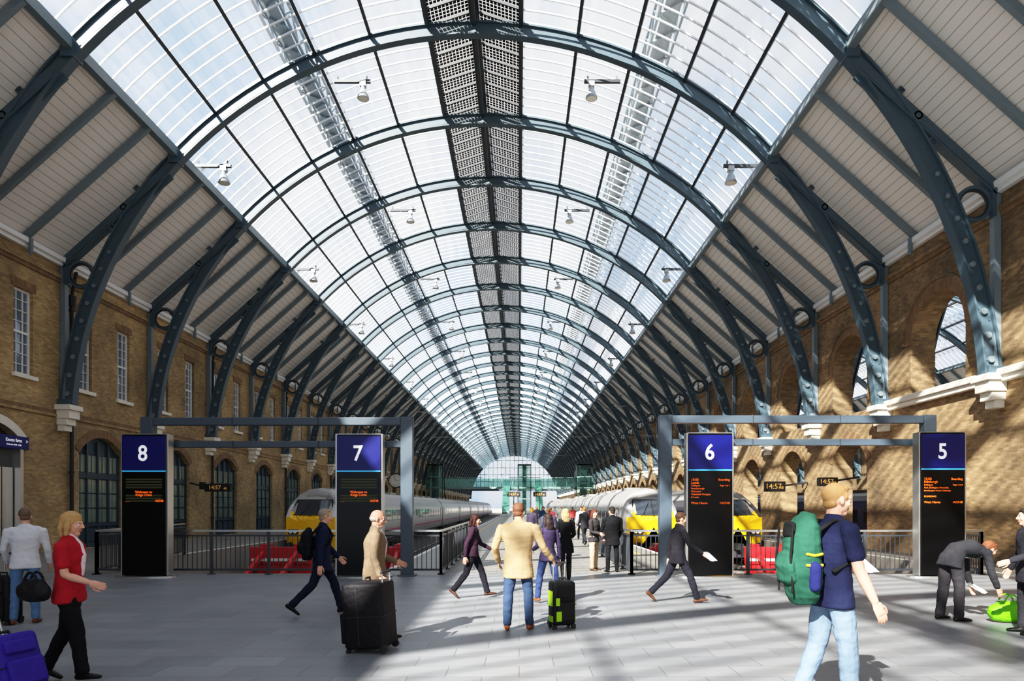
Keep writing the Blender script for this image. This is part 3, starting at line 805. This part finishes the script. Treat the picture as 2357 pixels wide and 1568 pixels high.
def person(name,X,Y,hd,H=1.75,lean=0,legs=((0,0,3,0),(0,0,3,0)),arms=((5,8,15,0),(5,8,15,0)),head=(0,0),
           top=(40,40,60),sleeve='long',jacket=True,trs=(30,34,50),shoe=(30,24,20),hair=(60,44,30),hs='short',skin='fair',shirt=None,
           hem=-.17,bulk=1.0,vox=.012,grip=(0,0),boots=False,glasses=False,twist=0,wide=1.0):
    k=H/1.75
    mats=[SK[skin],cloth(hair,.6),cloth(top),cloth(trs),cloth(shoe,.45),cloth(shirt or (225,225,230)),LIP,EYEW,EYED]
    B=Bd(); Hn=Bd(); Hd=Bd()
    res=[]; low=1e9
    for sx,(th,kn,ab,pf) in zip((1,-1),legs):
        a=th*D2R; s_=(th-kn)*D2R; abr=ab*D2R
        hip=V((sx*.088,0,0))
        knee=hip+V((sx*math.sin(abr)*.43,math.sin(a)*.43,-math.cos(a)*math.cos(abr)*.43))
        ank=knee+V((sx*math.sin(abr)*.3*.42,math.sin(s_)*.42,-math.cos(s_)*.42))
        p=pf*D2R; ft=V((sx*.16,math.cos(p),-math.sin(p))).normalized(); up=V((0,math.sin(p),math.cos(p)))
        heel=ank-ft*.065-up*.082; toe=ank+ft*.19-up*.082
        low=min(low,heel.z,toe.z); res.append((hip,knee,ank,ft,up,sx))
    pz=-low; P=V((0,0,pz))
    tm=3
    for hip,knee,ank,ft,up,sx in res:
        hip=hip+P;knee=knee+P;ank=ank+P
        w=wide
        tube(B,[hip+V((0,0,.02)),hip.lerp(knee,.3),hip.lerp(knee,.7),knee,knee.lerp(ank,.3),knee.lerp(ank,.65),ank.lerp(knee,.0)],
             [(.080*w,.094*w),(.082*w,.09*w),(.074*w,.078*w),(.065*w,.069*w),(.063*w,.069*w),(.058*w,.06*w),(.055*w,.064*w)],tm)
        if boots:
            tube(B,[knee.lerp(ank,.35),knee.lerp(ank,.7),ank],[(.069,.076),(.062,.066),(.055,.062)],4)
        heel=ank-ft*.055-up*.045; mid=ank+ft*.03-up*.045; ball=ank+ft*.12-up*.055; toe=ank+ft*.175-up*.062
        tube(B,[heel,mid,ball,toe],[(.036,.037),(.040,.037),(.046,.027),(.036,.02)],4,side=(1,0,0))
        tube(B,[ank+up*.01,ank-up*.04],[.04,.038],4)
    def ud(f): a=lean*f*D2R; return V((0,math.sin(a),math.cos(a)))
    bk=bulk
    p0=P; p1=p0+ud(.35)*.15; p2=p1+ud(.75)*.2; p3=p2+ud(1)*.11; p4=p3+ud(1)*.06
    bt=1.0 if not jacket else 1.06
    fem='woman' in name
    if fem: sh=.155; wst=.118; hp=.165
    else: sh=.182; wst=.15; hp=.158
    dn=p0-ud(0 if lean<30 else .3)*.06
    tube(B,[dn,p0+ud(.1)*.06],[(hp*.88*bk,.092*bk),(hp*.92*bk,.1*bk)],tm)
    hemp=p0+ud(.15)*hem
    swing=max(abs(math.sin(l[0]*D2R)) for l in legs) if lean<30 else 0
    hw_=max(.088+.081*wide+abs(hem)*.06+.026,hp*bt*bk); hd_=max(.096*wide+.028+abs(hem)*.4*swing,.122*bt*bk)
    mw_=max(.088+.08*wide+.022,(hp+.004)*bt*bk); md_=max(.096*wide+.026,.124*bt*bk)
    tube(B,[hemp,p0+ud(.15)*(hem*.3),p1,p2,p3,p4],
         [(hw_,hd_),(mw_,md_),(wst*bt*bk,.108*bt*bk),(sh*.98*bt*bk,.122*bt*bk),(sh*bt*.98*bk,.102*bt),(.095,.068)],2,n=20,cap0=.08)
    tube(B,[p3+V((-sh*.95,0,0))+ud(1)*.012,p3+ud(1)*.04,p3+V((sh*.95,0,0))+ud(1)*.012],[.05*bt,.062*bt,.05*bt],2)
    un=ud(1); fn=V((0,un.z,-un.y))
    if jacket: 
        tube(B,[p4-un*.012-fn*.012,p4+un*.03-fn*.014],[(.078,.072),(.068,.062)],2)
        for sx in (-1,1): tube(B,[p4+V((sx*.06,0,0))+fn*.03,p3+V((sx*.045,0,0))+fn*.1*bt,p2+V((sx*.028,0,0))+fn*.122*bt*bk],[(.022,.016),(.03,.012),(.012,.01)],2)
    else: tube(B,[p4-un*.012-fn*.012,p4+un*.018-fn*.012],[(.072,.068),(.062,.06)],2)
    if shirt is not None and jacket:
        tube(B,[p1+fn*.07*bk,p2+fn*.088*bk,p3+fn*.07,p4+fn*.045],[(.05,.06),(.06,.062),(.05,.05),(.04,.03)],5)
        tube(B,[p4+un*.0,p4+un*.045],[(.062,.06),(.057,.056)],5)
    hands=[]
    for sx,(sf,ab,ef,inw),gr in zip((1,-1),arms,grip):
        S=p3+V((sx*(sh+.012)*bk,0,0))-un*.005
        def adir(f,a): f*=D2R;a*=D2R; return V((sx*math.sin(a),math.sin(f)*math.cos(a),-math.cos(f)*math.cos(a)))
        E=S+adir(sf,ab)*.295; fd=adir(sf+ef,ab-inw); W_=E+fd*.25
        if sleeve=='long':
            j=1.12 if jacket else 1.0
            tube(B,[S,S.lerp(E,.4),E,E.lerp(W_,.4),E.lerp(W_,.97)],[.06*j,.055*j,.047*j,.046*j,.038*j],2)
        elif sleeve=='short':
            tube(B,[S,S.lerp(E,.4),S.lerp(E,.68)],[.064,.062,.064],2)
            tube(B,[S.lerp(E,.3),E,E.lerp(W_,.3),W_],[.047,.041,.042,.028],0)
        hands.append((W_,fd,sx,gr,E))
    for W_,d,sx,gr,E in hands:
        nrm=V((-sx,0,0)); nrm=(nrm-d*nrm.dot(d)).normalized(); t=d.cross(nrm)*( -sx)
        if t.y<0 and abs(d.z)>.5: t=-t
        tube(Hn,[W_-d*.04,W_+d*.005,W_+d*.045,W_+d*.088],[(.024,.02),(.027,.019),(.038,.016),(.038,.014)],0,side=t)
        cu=.3 if gr==0 else 1.15
        for o,l in ((.03,.074),(.01,.084),(-.01,.078),(-.029,.062)):
            p=W_+d*.086+t*o; a=cu*.5; pts=[p-d*.015,p]
            for seg in (.44,.31,.25):
                dd=d*math.cos(a)+nrm*math.sin(a); p=p+dd*l*seg; pts.append(p); a+=cu
            tube(Hn,pts,[.0095,.0092,.0086,.008,.0065],0,n=8)
        p=W_+d*.028+t*.026; q1=p+(d*.62+t*.62+nrm*.3).normalized()*.045; q2=q1+(d*.85+t*.2+nrm*(.3+gr*.4)).normalized()*.03; q3=q2+(d*.8+nrm*(.4+gr*.5)).normalized()*.024
        tube(Hn,[p-d*.01,p,q1,q2,q3],[.014,.013,.0105,.0095,.0075],0,n=8)
    hp_,hy=head; ph=(lean*.55+hp_)*D2R; yw=hy*D2R
    hf=V((math.sin(yw)*math.cos(ph),math.cos(yw)*math.cos(ph),-math.sin(ph))); hu=V((math.sin(yw)*math.sin(ph),math.cos(yw)*math.sin(ph),math.cos(ph))); hr=hf.cross(hu)
    ax=(hr,hf,hu)
    C=p4+(un*.5+hu*.5).normalized()*.145+hf*.022
    tube(Hd,[p4-un*.05-fn*.01,p4+un*.03,C-hu*.05-hf*.02],[(.058,.058),(.054,.055),(.052,.056)],0)
    ell(Hd,C+hu*.028-hf*.012,ax,(.074,.094,.092),0,18,12)
    ell(Hd,C-hu*.03+hf*.018,ax,(.060,.068,.072),0,16,10)
    ell(Hd,C-hu*.088+hf*.05,ax,(.032,.03,.024),0)
    tube(Hd,[C-hr*.045+hf*.07+hu*.026,C+hf*.083+hu*.028,C+hr*.045+hf*.07+hu*.026],[.012,.011,.012],0,side=hu,n=8)
    tube(Hd,[C+hf*.084+hu*.018,C+hf*.098-hu*.004,C+hf*.107-hu*.022],[.009,.012,.014],0,side=hr,n=8)
    for s in (-1,1):
        ell(Hd,C+hf*.094-hu*.024+hr*(s*.011),ax,(.009,.011,.008),0,8,6)
        ell(Hd,C+hr*(s*.076)-hf*.008-hu*.004,ax,(.012,.019,.031),0,10,7)
        ell(Hd,C+hr*(s*.04)+hf*.055-hu*.022,ax,(.026,.026,.024),0,10,7)
    tube(Hd,[C-hr*.022+hf*.079-hu*.051,C+hf*.09-hu*.05,C+hr*.022+hf*.079-hu*.051],[.006,.008,.006],6,side=hu,n=8)
    tube(Hd,[C-hr*.02+hf*.078-hu*.06,C+hf*.088-hu*.061,C+hr*.02+hf*.078-hu*.06],[.006,.008,.006],6,side=hu,n=8)
    if hs in('short','long','bob'):
        ell(Hd,C+hu*.045-hf*.026,ax,(.082,.094,.088),1,18,12)
        ell(Hd,C+hu*.092+hf*.026,ax,(.060,.05,.030),1)
        for s in (-1,1): ell(Hd,C+hr*(s*.066)+hu*.034+hf*.01,ax,(.012,.032,.034),1)
        ell(Hd,C-hu*.028-hf*.055,ax,(.064,.045,.046),1)
    if hs=='bald':
        ell(Hd,C+hu*.0-hf*.036,ax,(.078,.076,.05),1,18,10)
    if hs=='bob':
        for s in (-1,1): tube(Hd,[C+hr*(s*.07)+hu*.05-hf*.01,C+hr*(s*.083)-hu*.02-hf*.01,C+hr*(s*.075)-hu*.1-hf*.02],[.03,.032,.022],1,side=hf)
        tube(Hd,[C-hf*.07+hu*.04,C-hf*.085-hu*.04,C-hf*.07-hu*.12],[(.07,.04),(.085,.045),(.07,.03)],1,side=hr)
        ell(Hd,C+hu*.055-hf*.02,ax,(.088,.1,.088),1,18,12)
    if hs=='long':
        tube(Hd,[C-hf*.06+hu*.04,C-hf*.085-hu*.06,C-hf*.085-hu*.17,C-hf*.07-hu*.26],[(.072,.04),(.085,.045),(.08,.035),(.055,.02)],1,side=hr)
        for s in (-1,1): tube(Hd,[C+hr*(s*.068)+hu*.05-hf*.01,C+hr*(s*.08)-hu*.03-hf*.02,C+hr*(s*.075)-hu*.16-hf*.03],[.026,.03,.018],1,side=hf)
    vs=[];fs=[];ms=[]
    fine=vox<.015
    for bb,vx,sm,wr in ((B,vox,3,{2:.006,3:.007,5:.003}),(Hd,.006 if fine else .009,2,{1:.005}),(Hn,.0045 if fine else .008,1,None)):
        a,b_,m_=remesh(bb,vx,sm,wr if fine else None); o=len(vs); vs+=a; fs+=[tuple(i+o for i in f) for f in b_]; ms+=m_
    E_=Bd()
    for s in (-1,1):
        e=C+hr*(s*.03)+hf*.071+hu*.004; ell(E_,e,ax,(.0135,.0125,.0095),7,10,8); ell(E_,e+hf*.0095,ax,(.006,.004,.006),8,8,6)
        tube(E_,[e+hu*.02-hr*.016+hf*.008,e+hu*.024+hf*.012,e+hu*.02+hr*.016+hf*.006],[.003,.004,.003],1,side=hu,n=6)
    if glasses:
        for s in (-1,1):
            e=C+hr*(s*.03)+hf*.092+hu*.002; n=12; pts=[e+hr*(.022*math.cos(2*math.pi*i/n))+hu*(.016*math.sin(2*math.pi*i/n)) for i in range(n+1)]
            for i in range(n): tube(E_,[pts[i],pts[i+1]],[.0022,.0022],8,n=5)
            tube(E_,[e+hr*(s*.022),C+hr*(s*.08)+hf*.0],[.002,.002],8,n=5)
        tube(E_,[C-hr*.009+hf*.096,C+hr*.009+hf*.096],[.002,.002],8,n=5)
    o=len(vs); vs+=E_.v; fs+=[tuple(i+o for i in f) for f in E_.f]; ms+=E_.m
    me=bpy.data.meshes.new(name); me.from_pydata([tuple(p) for p in vs],[],fs); me.update()
    for m_ in mats: me.materials.append(m_)
    me.polygons.foreach_set('material_index',ms); me.polygons.foreach_set('use_smooth',[True]*len(fs))
    ob=bpy.data.objects.new(name,me); bpy.context.collection.objects.link(ob)
    ob.scale=(k,k,k); ob.location=(X,Y,0.004); ob.rotation_euler=(0,0,-hd*D2R)
    Mx=Matrix.Translation((X,Y,0))@Matrix.Rotation(-hd*D2R,4,'Z')@Matrix.Scale(k,4)
    inf={'hands':[Mx@(W_+d*.075) for W_,d,sx,gr,E in hands],'P':Mx@P,'chest':Mx@p2,'neck':Mx@p4,'M':Mx,'p':(p0,p1,p2,p3,p4)}
    return ob,inf
def at(x,s): return ((x-1195)/s,FPX/s)
WALK=((24,8,1,-6),(-16,22,1,38)); WALK2=((-16,22,1,38),(24,8,1,-6)); STAND=((3,3,4,0),(-2,2,5,0))
x,y=at(58,157); manW,_i1=person('man_in_white_shirt',x,y,-25,1.72,legs=STAND,arms=((8,10,25,10),(8,10,30,12)),head=(12,-20),top=(196,196,202),jacket=False,hem=-.1,trs=(78,108,142),shoe=(100,54,34),hair=(100,80,66),bulk=1.12,wide=1.06)
x,y=at(160,236); womB,i2=person('woman_in_red_top',x,y,80,1.66,legs=((14,6,1,-4),(-10,16,1,26)),arms=((10,6,62,0),(-20,8,15,0)),head=(4,0),top=(160,26,38),sleeve='short',jacket=True,hem=-.12,trs=(16,14,18),shoe=(18,15,15),hair=(170,134,88),hs='bob',shirt=(222,204,212),bulk=1.08,wide=1.08)
x,y=at(742,145); manS,i3=person('man_in_navy_suit',x,y,68,1.76,lean=3,legs=((-22,24,1,36),(26,10,1,-8)),arms=((-14,8,12,0),(18,8,26,0)),head=(4,0),top=(22,28,54),trs=(20,24,42),shoe=(14,12,12),hair=(140,124,110),hs='short',hem=-.17)
x,y=at(862,181); manO,i4=person('older_man_in_brown_jacket',x,y,76,1.68,lean=2,legs=((14,6,1,-4),(-10,14,1,24)),arms=((-6,14,26,0),(12,8,55,0)),head=(6,6),top=(108,90,72),trs=(46,44,48),shoe=(28,22,20),hair=(160,150,142),hs='bald',shirt=(216,214,218),hem=-.2,bulk=1.18,glasses=True,skin='tan',grip=(1,0))
x,y=at(1088,123); person('woman_in_dark_top',x,y,95,1.6,lean=4,legs=WALK2,arms=((-24,8,20,0),(22,8,40,0)),head=(4,0),top=(44,26,40),jacket=False,trs=(22,20,28),shoe=(60,36,28),hair=(50,28,24),hs='bob',hem=-.06)
x,y=at(1193,165); manT,i6=person('man_in_tan_jacket',x,y,6,1.80,legs=((5,4,6,0),(-3,2,6,0)),arms=((10,22,30,-4),(4,20,34,26)),head=(10,12),top=(160,132,96),trs=(46,62,90),shoe=(150,84,42),hair=(92,58,42),hs='short',hem=-.22,bulk=1.16,wide=1.08,grip=(1,0))
x,y=at(1262,131); person('woman_in_purple_top',x,y,-30,1.62,legs=((-14,20,1,30),(20,8,1,-4)),arms=((-8,10,20,0),(12,8,60,20)),head=(2,0),top=(48,40,66),jacket=False,trs=(40,54,92),shoe=(110,62,38),hair=(38,28,28),hs='long',hem=-.1)
x,y=at(1302,101); person('woman_in_black_coat',x,y,-15,1.68,legs=((8,4,2,0),(-8,6,2,10)),arms=((6,10,60,20),(4,10,30,0)),head=(2,0),top=(15,15,18),trs=(18,18,24),shoe=(14,12,12),hair=(162,130,88),hs='long',hem=-.26,boots=True)
x,y=at(1413,88); person('man_in_black_suit',x-.04,y,-8,1.74,legs=STAND,arms=((10,8,30,10),(20,8,60,20)),head=(4,-20),top=(15,15,18),trs=(15,15,18),shoe=(11,11,11),hair=(50,42,36),hem=-.22,bulk=1.08)
x,y=at(1384,89.5); person('woman_in_beige_trousers',x-.1,y+.8,130,1.66,legs=STAND,arms=((10,8,70,20),(6,8,20,0)),head=(2,20),top=(48,44,46),trs=(172,148,122),shoe=(70,52,42),hair=(80,42,28),hs='bob',hem=-.12,wide=1.1)
x,y=at(1560,129); _,i11=person('man_in_dark_clothes',x,y,84,1.70,lean=4,legs=((28,10,1,-10),(-24,22,1,40)),arms=((26,10,30,0),(-20,8,20,0)),head=(8,0),top=(26,24,30),trs=(26,26,34),shoe=(80,50,36),hair=(60,42,32),hem=-.14)
x,y=at(1915,283); manB,i12=person('man_in_navy_tshirt',x,y,84,1.90,lean=2,legs=((9,6,1,-2),(-8,14,1,22)),arms=((8,10,14,0),(16,10,66,0)),head=(4,0),top=(20,24,50),sleeve='short',jacket=False,trs=(104,126,152),shoe=(110,100,90),hair=(150,110,70),hs='short',hem=-.12,wide=1.06,vox=.009,bulk=1.05)
x,y=at(2190,153); manBend,i13=person('man_bending_over_bag',x,y,84,1.78,lean=112,legs=((6,8,2,0),(-5,4,2,0)),arms=((12,2,10,0),(4,2,14,0)),head=(-34,0),top=(36,36,40),trs=(40,38,42),shoe=(12,12,12),hair=(106,58,38),hem=-.14,wide=1.12,bulk=1.05,shirt=(226,226,228))
x,y=at(2366,171); person('man_in_charcoal_suit',x,y,-70,1.72,legs=STAND,arms=((4,8,20,0),(10,8,60,0)),top=(32,32,38),trs=(34,34,38),shoe=(14,14,14),hair=(32,24,20),hem=-.22)
far=[(1337,44,(210,214,220),(24,26,34),180,1.74),(1262,70,(60,60,80),(40,40,60),0,1.7),(1268,40,(120,40,50),(30,30,40),10,1.7),(1250,34,(40,60,90),(30,30,40),180,1.75),(1290,30,(90,90,90),(30,30,40),0,1.75),(1318,27,(180,60,60),(30,30,40),0,1.7),(1235,26,(30,30,36),(30,30,40),10,1.75),(1345,52,(30,30,34),(30,30,36),-20,1.72),(1278,24,(200,200,190),(40,40,60),180,1.7),(1224,48,(50,44,60),(60,70,100),20,1.7)]
for i,(xx,s,t,tr,h_,H_) in enumerate(far):
    x,y=at(xx,s); person('commuter_on_platform',x,y,h_,H_,legs=WALK if i%2 else STAND,top=t,trs=tr,hair=(60+i*8,44+i*5,34),vox=.02,hs='short' if i%3 else 'bob')

# ---------------- luggage
def suitcase(name,loc,rotz,w,d,h,col,tilt=0,handle=.45,accent=None):
    g=empty(name,loc); g.rotation_euler=(tilt*D2R,0,rotz*D2R)
    m=cloth(col,.6,.08); b=MB()
    b.box((-w/2,-d/2,.05),(w/2,d/2,.05+h),m); b.build('shell',g,bevel=.05,bseg=4,smooth=True)
    b=MB(); a=cloth(accent,.6,.05) if accent else m
    b.box((-w/2+.04,d/2-.01,.12),(w/2-.04,d/2+.05,.05+h*.55),m); b.box((-w/2+.06,d/2-.01,.09+h*.58),(w/2-.06,d/2+.035,h*.96),m)
    b.build('front_pocket',g,bevel=.022,bseg=3)
    b=MB()
    if accent:
        for sx in (-1,1):
            b.box((sx*(w/2+.001)-.006,-d*.3,h*.52),(sx*(w/2+.001)+.006,d*.3,h*.86),a); b.box((sx*(w/2+.001)-.006,-d*.2,.1),(sx*(w/2+.001)+.006,d*.35,h*.3),a)
        for yy in (-d/2,d/2+.046): b.box((w*.22,yy-.006,h*.2),(w*.44,yy+.006,h*.42),a); b.box((w*.3,yy-.006,h*.55),(w*.46,yy+.006,h*.72),a)
    zc='mblack'
    for z in (h*.55,): b.box((-w/2-.004,-d/2-.004,z),(w/2+.004,d/2+.004,z+.008),zc)
    for s in (-1,1): b.box((s*(w/2+.002)-.004,d*.1,.1),(s*(w/2+.002)+.004,d*.1+.012,h),zc)
    b.build('zips',g)
    b=MB()
    for s in (-1,1): b.cyl((s*w*.26,-d/2+.02,h*.5),(s*w*.26,-d/2+.02,.05+h+handle),.011,'silver',8)
    b.beam((-w*.3,-d/2+.02,.05+h+handle),(w*.3,-d/2+.02,.05+h+handle),.03,.03,'mblack')
    b.cyl((-w*.15,0,h+.09),(w*.15,0,h+.09),.014,'mblack',8); b.cyl((-w*.15,0,h+.03),(-w*.15,0,h+.09),.012,'mblack',8); b.cyl((w*.15,0,h+.03),(w*.15,0,h+.09),.012,'mblack',8)
    b.build('handle',g,bevel=.004)
    b=MB()
    for s in (-1,1):
        b.cyl((s*w*.42-.015,-d/2+.03,.045),(s*w*.42+.015,-d/2+.03,.045),.045,'mblack',14)
        b.box((s*w*.42-.03,d/2-.06,0.002),(s*w*.42+.03,d/2-.02,.06),'mblack'); b.box((s*w*.42-.03,-d/2,.05),(s*w*.42+.03,-d/2+.07,.1),'mblack')
    b.build('wheels',g)
    return g
x,y=at(10,158); suitcase('black_suitcase',(x-.05,y+.05,0),170,.42,.28,.66,(22,20,22),handle=.22)
h_=i6['hands'][0]; suitcase('black_and_green_suitcase',(h_.x+.1,h_.y-.06,0),200,.34,.24,.62,(22,22,24),handle=max(.1,h_.z-.67-.0),accent=(140,190,30))
x,y=at(862,190); suitcase('large_black_suitcase',(x-.0,y-.12,0),80,.46,.5,.78,(22,20,24),tilt=-4,handle=.1)
x,y=at(48,262); suitcase('purple_suitcase',(x,y,0),-105,.4,.3,.55,(50,34,140),tilt=20,handle=.35)

def bag(name,cen,sz,col,rot=0,acc=None,strap=True,tilt=0):
    g=empty(name,cen); g.rotation_euler=(tilt*D2R,0,rot*D2R); B=Bd(); w,d,h=sz
    tube(B,[(-w*.42,0,-h*.1),(-w*.2,0,0),(w*.2,0,0),(w*.42,0,-h*.1)],[(d*.38,h*.36),(d*.5,h*.5),(d*.5,h*.5),(d*.38,h*.36)],0,side=(0,1,0),n=18)
    vs,fs,ms=remesh(B,.012,2,{0:.008})
    b=MB(); b.raw(vs,fs,cloth(col,.5,.08)); b.build('bag_body',g,smooth=True)
    b=MB()
    for s in (-1,1):
        pr=None
        for i in range(13):
            a=math.pi*i/12; p=V((w*.2*math.cos(a),s*d*.28,h*.36+h*.42*math.sin(a)))
            if pr is not None: b.cyl(pr,p,.012,cloth(col,.5,.08),8)
            pr=p
    b.cyl((-w*.35,0,h*.47),(w*.35,0,h*.47),.008,'mblack',6)
    if acc: b.box((-w*.2,-d*.52,-h*.2),(w*.2,-d*.46,h*.2),cloth(acc))
    b.build('handles',g); return g
hx=i13['hands'][0]
bag('green_holdall',(hx.x+.14,hx.y+.0,.165),(.52,.26,.32),(90,176,20),rot=-6)
bag('black_handbag',(i2['P'].x-.16,i2['P'].y-.26,.93),(.32,.13,.22),(22,20,24),rot=-8)
def backpack(name,info,col,acc=None,side=1,scale=1,col2=None):
    g=empty(name); Mx=info['M']; p=info['p']
    B=Bd()
    c0=(p[1]+p[2])/2
    def Q(a,b_,c_): return V((a,b_-.235*1,c_))+V((0,c0.y,c0.z))
    w=.14*scale; h=.24*scale
    tube(B,[Q(0,0,-h),Q(0,-.01,-h*.4),Q(0,-.01,h*.4),Q(0,.01,h*.8),Q(0,.03,h*1.02)],[(w*.95,.09*scale),(w*1.05,.115*scale),(w,.105*scale),(w*.85,.085*scale),(w*.55,.05*scale)],0,n=18)
    tube(B,[Q(0,-.1*scale,-h*.6),Q(0,-.12*scale,-h*.2),Q(0,-.1*scale,h*.05)],[(w*.7,.045),(w*.75,.05),(w*.6,.04)],0)
    for s in (-1,1): tube(B,[Q(s*w*1.0,0,-h*.75),Q(s*w*1.02,0,-h*.2)],[.04,.045],2 if col2 else 0)
    for s in (-1,1):
        tube(B,[Q(s*.09,.08,h*.7),p[3]+V((s*.1,-.06,.06)),p[3]+V((s*.115,.06,.04)),p[2]+V((s*.12,.135,.03)),p[2]+V((s*.15,.09,-.1)),p[1]+V((s*.15,-.08,0))],[(.028,.014)]*6,3)
    if acc:
        for s in (-1,1):
            tube(B,[Q(s*w*.98,-.05*scale,h*.1),Q(s*w*1.02,.0,h*.06),Q(s*w*.98,.05*scale,h*.1)],[(.012,.012)]*3,1,n=8)
            tube(B,[Q(s*w*.98,-.05*scale,-h*.18),Q(s*w*1.06,.0,-h*.2),Q(s*w*.98,.05*scale,-h*.18)],[(.014,.012)]*3,1,n=8)
        for s in (-1,1): tube(B,[Q(s*w*.6,-.11*scale,h*.75),Q(s*w*.62,-.125*scale,0),Q(s*w*.6,-.11*scale,-h*.9)],[(.012,.01)]*3,3,n=8)
        tube(B,[Q(0,-.09*scale,h*.55),Q(0,-.085*scale,h*.85)],[(w*.5,.03),(w*.45,.028)],3)
    vs,fs,ms=remesh(B,.008,1,{0:.01})
    me=bpy.data.meshes.new(name); me.from_pydata([tuple(Mx@v) for v in vs],[],fs)
    for m_ in (cloth(col),cloth(acc or col),cloth(col2 or col),cloth((20,20,22))): me.materials.append(m_)
    me.polygons.foreach_set('material_index',ms); me.polygons.foreach_set('use_smooth',[True]*len(fs))
    o=bpy.data.objects.new('pack_body',me); bpy.context.collection.objects.link(o); o.parent=g
backpack('black_backpack',i3,(18,20,26),scale=.9)
backpack('green_backpack',i12,(30,70,56),acc=(190,172,40),scale=1.2,col2=(32,36,90))
M['txtpaper']=pbr('paper',c(232,232,230),.8)
def paper(name,p,w,h,rz,n=1):
    b=MB()
    for i in range(3):
        m=Matrix.Translation(p)@Matrix.Rotation(rz+i*.18,4,'Z')@Matrix.Rotation(.5+i*.08,4,'X')
        b.box((-w/2,-h/2,i*.003),(w/2,h/2,i*.003+.0012),'txtpaper',m)
    b.build(name)
h_=i11['hands'][0]; paper('newspaper',h_+V((.06,-.03,-.02)),.15,.24,.4)
h_=i12['hands'][1]; paper('folded_papers',h_+V((.06,0,.02)),.14,.2,.2)
h_=i13['hands'][1]; paper('travel_papers',h_+V((.06,-.04,.03)),.2,.26,.6)

# ================================================================ LIGHT / WORLD / CAMERA
sc=bpy.context.scene
w=bpy.data.worlds.new('sky'); sc.world=w; w.use_nodes=True; nt=w.node_tree; N=nt.nodes; L=nt.links
bg=N['Background']; tc=N.new('ShaderNodeTexCoord')
nz=N.new('ShaderNodeTexNoise'); nz.inputs['Scale'].default_value=3.0; nz.inputs['Detail'].default_value=7; nz.inputs['Roughness'].default_value=.55
L.new(tc.outputs['Generated'],nz.inputs['Vector'])
cr=N.new('ShaderNodeValToRGB'); cr.color_ramp.elements[0].position=.42; cr.color_ramp.elements[0].color=(.46,.61,.84,1)
cr.color_ramp.elements[1].position=.60; cr.color_ramp.elements[1].color=(1,1,1,1)
L.new(nz.outputs['Fac'],cr.inputs[0]); L.new(cr.outputs[0],bg.inputs['Color']); bg.inputs['Strength'].default_value=1.2
sun=bpy.data.lights.new('sun','SUN'); sun.energy=25; sun.angle=.0093; sun.color=(1,.94,.83)
so=bpy.data.objects.new('sun',sun); bpy.context.collection.objects.link(so)
so.rotation_euler=V((.75,1.2,-1)).to_track_quat('-Z','Y').to_euler(); so.location=(-20,-20,40)
cam=bpy.data.cameras.new('camera'); co=bpy.data.objects.new('camera',cam); bpy.context.collection.objects.link(co)
co.location=(0,0,EYE); co.rotation_euler=(math.pi/2,0,0); cam.sensor_width=36; cam.sensor_fit='HORIZONTAL'; cam.lens=FPX/2357*36
cam.shift_x=-16.5/2357; cam.shift_y=382/2357; cam.clip_end=2000; cam.clip_start=.05
sc.camera=co
vs_=sc.view_settings
vs_.view_transform='Standard'; vs_.look='None'
vs_.use_curve_mapping=True
cm=vs_.curve_mapping
cm.white_level=(2,2,2)
cu=cm.curves[3]
cu.points[0].location=(0,0); cu.points[1].location=(1,1)
for px_,py_ in ((.02,.038),(.06,.135),(.125,.29),(.25,.53),(.5,.82)): cu.points.new(px_,py_)
cm.update()
